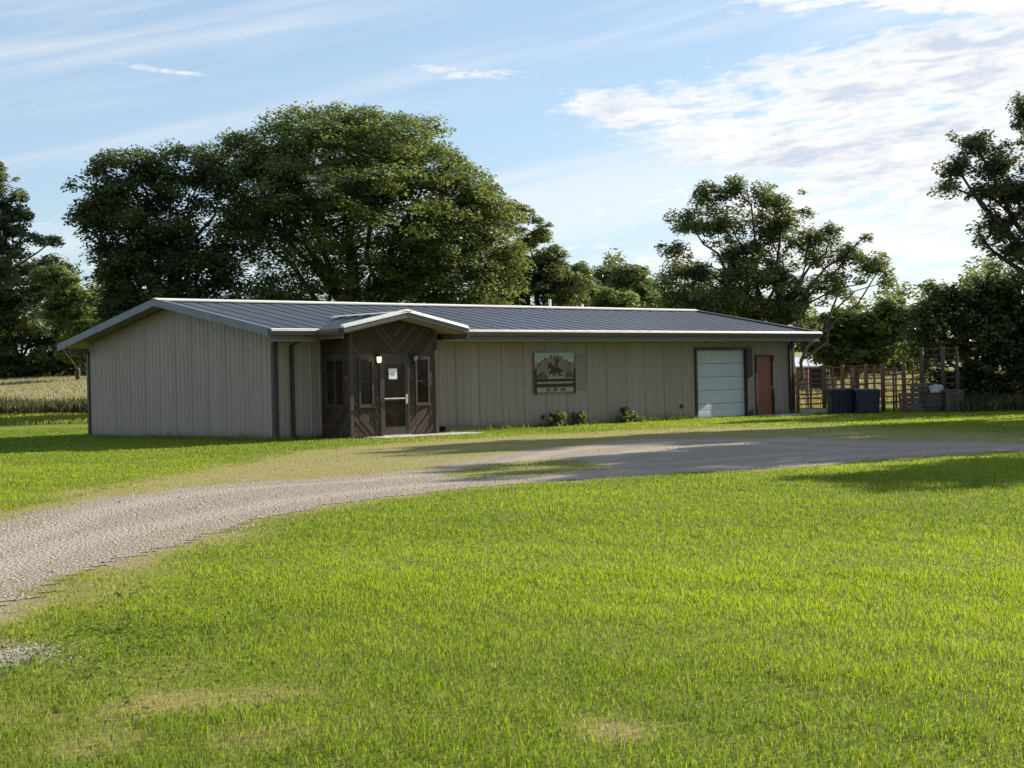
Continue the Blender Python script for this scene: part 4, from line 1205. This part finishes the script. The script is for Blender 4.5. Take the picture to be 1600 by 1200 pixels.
def stock_panel(px0, d0, px1, d1, hgt, rails, label, mat='rust', r=.036, mids=1, group='rusty pipe stock panels beside the building'):
    a, b = gpt(px0, d0), gpt(px1, d1)
    o = tag(empty('pipe_fence', tuple(a)), label, 'fence', group)
    v = b - a; u = v / np.linalg.norm(v)
    for k in range(2 + mids):
        p = v * (k / (1 + mids)); rr = r * 1.9 if k in (0, 1 + mids) else r
        MB().tube([p + (0, 0, -.1), p + (0, 0, hgt + (.05 if k in (0, 1 + mids) else 0))], rr, 8).build('post', M[mat], o, smooth=True)
    for k in range(rails):
        z = .16 + (hgt - .18) * k / (rails - 1)
        dz = R.uniform(-.035, .02)
        if R.random() < .12 and mat == 'rust': continue
        MB().tube([(0, 0, z + R.uniform(-.02, .02)) + u * .02, v * .5 + (0, 0, z + dz), v - u * .02 + (0, 0, z + R.uniform(-.02, .02))], r * .8, 6).build('rail', M[mat], o, smooth=True)
    return o


stock_panel(1246, 57.5, 1287, 57.2, 1.66, 9, 'rusty stock panel nearest the building corner')
stock_panel(1288, 57.2, 1316, 57.0, 1.70, 8, 'rusty stock panel left of the thick gate post, behind the left bin')
stock_panel(1317, 57.0, 1353, 56.8, 1.72, 8, 'rusty stock panel behind both blue bins')
stock_panel(1354, 56.8, 1379, 56.6, 1.74, 8, 'rusty stock panel behind the right bin, ending at the stout post')
stock_panel(1380, 56.6, 1412, 56.6, 1.62, 8, 'open rusty stock panel right of the blue bins')
stock_panel(1413, 56.4, 1440, 56.4, 1.86, 9, 'stock panel in shade left of the junk pile')
stock_panel(1441, 55.8, 1473, 55.8, 2.30, 11, 'tall many-railed panel behind the grey tub', 'darkpipe', mids=0)
stock_panel(1474, 55.6, 1496, 55.6, 2.30, 11, 'tall many-railed panel at the right end behind the crate', 'darkpipe', mids=0)
stock_panel(1262, 64.0, 1330, 63.0, 1.6, 6, 'rear rusty stock panel deeper in the pen, left', r=.024)
stock_panel(1332, 63.0, 1400, 62.0, 1.6, 6, 'rear rusty stock panel deeper in the pen, right', r=.024)


def blue_bin(px, d, w, dpt, h, lean, label):
    p = gpt(px, d); o = tag(empty('storage_bin', tuple(p)), label, 'bin', 'dark blue plastic bins by the pen')
    o.rotation_euler = (0, 0, -YAW + lean)
    b = MB(); rings = []
    def ring(s, z, rad=.10):
        hw, hd = w / 2 * s, dpt / 2 * s; out = []
        for cx, cy, a0 in ((hw - rad, hd - rad, 0), (-hw + rad, hd - rad, 90), (-hw + rad, -hd + rad, 180), (hw - rad, -hd + rad, 270)):
            for k in range(5):
                a = math.radians(a0 + k * 22.5); out.append((cx + rad * math.cos(a), cy + rad * math.sin(a), z))
        return out
    prof = [(.84, .0), (.86, .03), (.92, h * .5), (.97, h * .86), (1.0, h * .87), (1.0, h * .92)]
    rs = [ring(s, z) for s, z in prof]; n = 20; vs = sum(rs, [])
    fs = [(i * n + k, i * n + (k + 1) % n, (i + 1) * n + (k + 1) % n, (i + 1) * n + k) for i in range(len(rs) - 1) for k in range(n)]
    b.add(vs, fs + [tuple(range(n))[::-1], tuple((len(rs) - 1) * n + k for k in range(n))])
    b.build('tub', M['bin'], o, smooth=False)
    l = MB(); rs = [ring(1.03, h * .90), ring(1.03, h * .95), ring(.9, h)]; vs = sum(rs, [])
    l.add(vs, [(i * n + k, i * n + (k + 1) % n, (i + 1) * n + (k + 1) % n, (i + 1) * n + k) for i in range(2) for k in range(n)] + [tuple(range(n))[::-1], tuple(2 * n + k for k in range(n))])
    l.build('lid', M['binlid'], o)
    for x in (-.18, .18): MB().box((w * x - .025, -dpt / 2 * .97 - .015, .08), (w * x + .025, -dpt / 2 * .90, h * .8)).build('rib', M['bin'], o)
    for s in (-1, 1): MB().box((s * w * .5 - .03, -.1, h * .76), (s * w * .5 + .03, .1, h * .80)).build('handle', M['binlid'], o)


blue_bin(1313, 55.4, .92, .85, .92, .12, 'dark blue plastic bin, the left of the two by the pen')
blue_bin(1355, 55.0, .92, .85, .88, -.25, 'dark blue plastic bin, the right of the two by the pen')

# concrete strip under the panels
p0, p1 = gpt(1250, 57.0), gpt(1300, 56.4)
cs = MB(); u_ = (p1 - p0) / np.linalg.norm(p1 - p0); nn = np.array([-u_[1], u_[0], 0])
cs.prism([p0 + (0, 0, -.05), p1 + (0, 0, -.05), p1 + nn * .7 + (0, 0, -.05), p0 + nn * .7 + (0, 0, -.05)], (0, 0, .20))
tag(cs.build('concrete_block', M['concrete']), 'pale low concrete strip under the panels left of the bins', 'slab')

# junk pile
p = gpt(1458, 55.0); o = tag(empty('stock_tub', tuple(p)), 'round grey plastic stock tub below the white sack', 'tub')
tu = MB(); tu.tube([(0, 0, 0), (0, 0, .04), (0, 0, .30), (0, 0, .66), (0, 0, .70)], [.36, .40, .44, .48, .51], 18); tu.build('shell', M['greyplastic'], o, smooth=False)
for z in (.2, .42): MB().tube([(0, 0, z - .02), (0, 0, z), (0, 0, z + .02)], [.43, .465, .44], 18, cap=False).build('hoop', M['greyplastic'], o)
o.rotation_euler = (0, 0, .3)
# slumped white sack on the tub
sk = bmesh.new(); bmesh.ops.create_icosphere(sk, subdivisions=3, radius=1)
for v in sk.verts:
    c = v.co.copy(); k = 1 + .16 * math.sin(5 * c.x + 2 * c.z) + .10 * math.sin(9 * c.y + 3 * c.x)
    v.co = Vector((c.x * .36 * k, c.y * .25 * k, max(c.z, -.55) * .17 * k + (.05 * c.x)))
me = bpy.data.meshes.new('sack'); sk.to_mesh(me); sk.free(); me.polygons.foreach_set('use_smooth', [True] * len(me.polygons))
so = put('feed_sack', me, M['sack'], None, tuple(p + np.array([.12, -.05, .80]))); so.rotation_euler = (0, -.12, .4)
tag(so, 'slumped white sack lying on the grey tub', 'sack')
p = gpt(1487, 54.8); o = tag(empty('wooden_crate', tuple(p)), 'grey weathered wooden slat crate at the right of the junk pile', 'crate'); o.rotation_euler = (0, 0, -YAW + .1)
for s in (-1, 1):
    for k in range(5):
        MB().box((-.30 + k * .122, s * .28 - .012, .02), (-.30 + k * .122 + .105, s * .28 + .012, .80 + R.uniform(-.02, .02))).build('slat', M['oldwood'], o)
        MB().box((s * .31 - .012, -.262 + k * .105, .02), (s * .31 + .012, -.262 + k * .105 + .095, .80 + R.uniform(-.02, .02))).build('slat', M['oldwood'], o)
    MB().box((-.325, s * .305 - .012, .60), (.325, s * .305 + .012, .70)).build('batten', M['oldwood'], o)
MB().box((-.29, -.26, .03), (.29, .26, .07)).build('bottom', M['oldwood'], o)
for i, (px, d, w_, h_, yaw_, tilt, lab) in enumerate(((1425, 55.4, .95, .72, .15, .22, 'dark reddish board panel leaning left of the grey tub'), (1436, 54.9, .6, 1.05, -.2, .12, 'taller dark board panel leaning beside the grey tub'))):
    p = gpt(px, d); o = tag(empty('leaning_pallet', tuple(p)), lab, 'pallet', 'old pallets leaning on the panels'); o.rotation_euler = (-tilt, 0, -YAW + yaw_)
    nb = max(3, int(h_ / .17))
    for k in range(nb): MB().box((-w_ / 2, -.03, .03 + k * h_ / nb), (w_ / 2, -.01, .03 + k * h_ / nb + h_ / nb * .78)).build('slat', M['rust'] if i == 0 else M['oldwood'], o)
    for x in (-w_ / 2 + .03, 0, w_ / 2 - .09): MB().box((x, -.01, .0), (x + .06, .07, h_)).build('stringer', M['oldwood'], o)

# low white-roofed shed far behind the panels
p = gpt(1276, 98); o = tag(empty('white_shed', tuple(p)), 'low shed with white roof seen over the stock panels', 'shed'); o.rotation_euler = (0, 0, -YAW - .15)
z0 = 1.55
MB().box((-1.25, -.9, 0), (1.25, .9, z0)).build('wall', plain('shed_wall', (.22, .20, .17), .8, 0, .2, 3), o)
MB().prism([(-1.4, -1.15, z0 - .05), (-1.4, 1.1, z0 + .55), (-1.4, 1.1, z0 + .62), (-1.4, -1.15, z0 + .02)], (2.8, 0, 0)).build('roof', M['white'], o)
for k in range(7): MB().prism([(-1.35 + k * .44, -1.14, z0 + .02), (-1.35 + k * .44, 1.09, z0 + .62), (-1.35 + k * .44, 1.09, z0 + .65), (-1.35 + k * .44, -1.14, z0 + .05)], (.05, 0, 0)).build('roof_rib', M['white'], o)
MB().box((-.5, -.93, .02), (.4, -.902, 1.35)).build('opening', M['black'], o)

# guy cable at the left and the pole that carries it
top = at(-330, -2, 62); foot = at(178, 662, 86); foot = np.array([foot[0], foot[1], float(height(foot[0], foot[1]))])
MB().tube([top, (top + foot) / 2, foot], .011, 5).build('guy_cable', M['cable'])
tag(bpy.data.objects['guy_cable'], 'thin cable slanting down behind the left end of the roof', 'cable')
pb_ = np.array([top[0], top[1], float(height(top[0], top[1])) - .2])
po = tag(empty('utility_pole', tuple(pb_)), 'wooden utility pole that carries the slanting cable', 'pole')
MB().tube([(0, 0, 0), (0, 0, top[2] - pb_[2] + .5)], [.16, .11], 10).build('shaft', M['bark'], po, smooth=True)
MB().box((-.9, -.05, top[2] - pb_[2] - .1), (.9, .05, top[2] - pb_[2] + .02)).build('crossarm', M['oldwood'], po)


# ----------------------------------------------------------------- weeds and field grass
def shrub(px, py, w_, h_, seed, label, name='wall_shrub', mat='leaf_mid', size=.07, n=1000, group='small shrubs along the wall base', cat='shrub', y=None):
    d = fwd + rgt * (px - 800) / F_PX - upv * (py - 600) / F_PX
    t = ((-.32 if y is None else y) - CAM[1]) / d[1]; c = CAM + d * t; c[2] = 0
    r = np.random.default_rng(seed); k = 30
    ce = np.stack([r.normal(0, w_ * .28, k), r.normal(0, w_ * .2, k), r.uniform(.1, 1.25, k) * h_ * .8], 1); ce[:, 2] *= np.clip(1.25 - np.abs(ce[:, 0]) / w_, .3, 1)
    P, C = leafy(ce, np.full(k, n // k), r.uniform(.05, .12, k), size, 1.1, seed, up=.2)
    P[:, 2] = np.maximum(P[:, 2], .005)
    o = tag(empty(name, tuple(c)), label, cat, group)
    put('foliage', crown_mesh('foliage', P, C), M[mat], o)
    s = MB()
    for q in ce[:9]: s.tube([(q[0] * .15, q[1] * .15, -.02), q * .6, q], [.012, .009, .004], 5)
    s.build('stems', M['bark'], o)


shrub(869, 662, .75, .42, 1, 'leftmost small shrub at the wall base, below the sign')
shrub(906, 660, .60, .40, 2, 'middle small shrub at the wall base, below the sign')
shrub(979, 657, .60, .46, 3, 'rightmost small shrub at the wall base, right of the sign')


def scatter_field(name, label, pxr, dr, n, h, w, mat, seed, tint=(.2, .8), dry=.3, lean=.4, thr=None):
    r = np.random.default_rng(seed)
    d = np.sqrt(r.uniform(dr[0] ** 2, dr[1] ** 2, n)); px = r.uniform(pxr[0], pxr[1], n)
    base = CAM[None] + d[:, None] * (fwd[None] + rgt[None] * ((px - 800) / F_PX)[:, None])
    x, y = base[:, 0], base[:, 1]
    k = ~((x > -.2) & (x < 22.8) & (y > -.2) & (y < 11))
    if thr is not None: k &= snoise(x, y, .25, seed) > thr
    x, y = x[k], y[k]; m = len(x)
    hh = h * r.uniform(.5, 1.25, m) * (1 + .25 * snoise(x, y, .5, seed + 1))
    return blades(x, y, np.maximum(hh, .05), w * r.uniform(.6, 1.4, m), r.uniform(.05, lean, m), r.uniform(tint[0], tint[1], m), np.clip(r.normal(dry, .2, m), 0, 1), name, M[mat], label, 'grass')


scatter_field('field_grass', 'tall tan hay grass in the field behind the building at left', (-250, 400), (100, 165), 30000, .17, .07, 'straw', 41, (.0, .8), .12)
scatter_field('weed_strip', 'shade-coloured band of tall weeds across the field at left', (-250, 330), (84, 95), 16000, .85, .07, 'shade_weed', 42, (0, .9), .12)
scatter_field('rough_grass', 'rough grass at the field edge behind the building at left', (-200, 300), (66, 84), 14000, .22, .05, 'blade', 43, (.1, .6), .25)
scatter_field('pen_grass', 'dry uncut grass beyond the stock panels', (1235, 1700), (62, 120), 16000, .4, .06, 'straw', 44, (.0, .5), .1)
scatter_field('hedge_weeds', 'tall shaded weeds along the foot of the dark tree at right', (1500, 1720), (53, 60), 5000, .45, .035, 'shade_weed', 45, (0, .5), .0)


def wall_weeds():
    r = np.random.default_rng(91); n = 9000
    x = r.uniform(-.4, 22.8, n); y = -.03 - np.abs(r.normal(0, .16, n)); e = r.uniform(0, 1, n) < .3
    x = np.where(e, -.06 - np.abs(r.normal(0, .16, n)), x); y = np.where(e, r.uniform(-.2, 10.9, n), y)
    k = ~in_building(x, y) & (snoise(x, y, 1.1, 92) > -.35) & ~((x > 17) & (x < 20.1)) & ~((x > 20.1) & (x < 22.4) & (y > -1.3)); x, y = x[k], y[k]; m = len(x)
    h = .10 * r.lognormal(0, .45, m) * (1 + .5 * snoise(x, y, 1.6, 93))
    blades(x, y, np.clip(h, .03, .34), r.uniform(.008, .020, m), r.uniform(.1, .9, m), r.uniform(0, .7, m), np.clip(r.normal(.2, .2, m), 0, 1), 'wall_weeds', M['blade'], 'uncut grass and weeds along the foot of the building', 'grass')


wall_weeds()


# tufts that creep over the edge of the drive, weeds in the lawn corner
def lawn_weeds():
    r = np.random.default_rng(51); n = 300
    px = r.normal(190, 115, n); py = r.normal(1005, 38, n) - (px - 185) * .12
    pts = np.array([gnd(a, b) for a, b in zip(px, py)])
    ce = np.stack([pts[:, 0], pts[:, 1], height(pts[:, 0], pts[:, 1]) + r.uniform(.012, .045, n)], 1)
    P, C = leafy(ce, np.full(n, 8), np.full(n, .05), .027, .7, 52, up=.55)
    tag(put('lawn_weeds', crown_mesh('lawn_weeds', P, C), M['weed']), 'broad-leaved weeds in the lawn near the gravel corner', 'weeds', kind='stuff')


lawn_weeds()
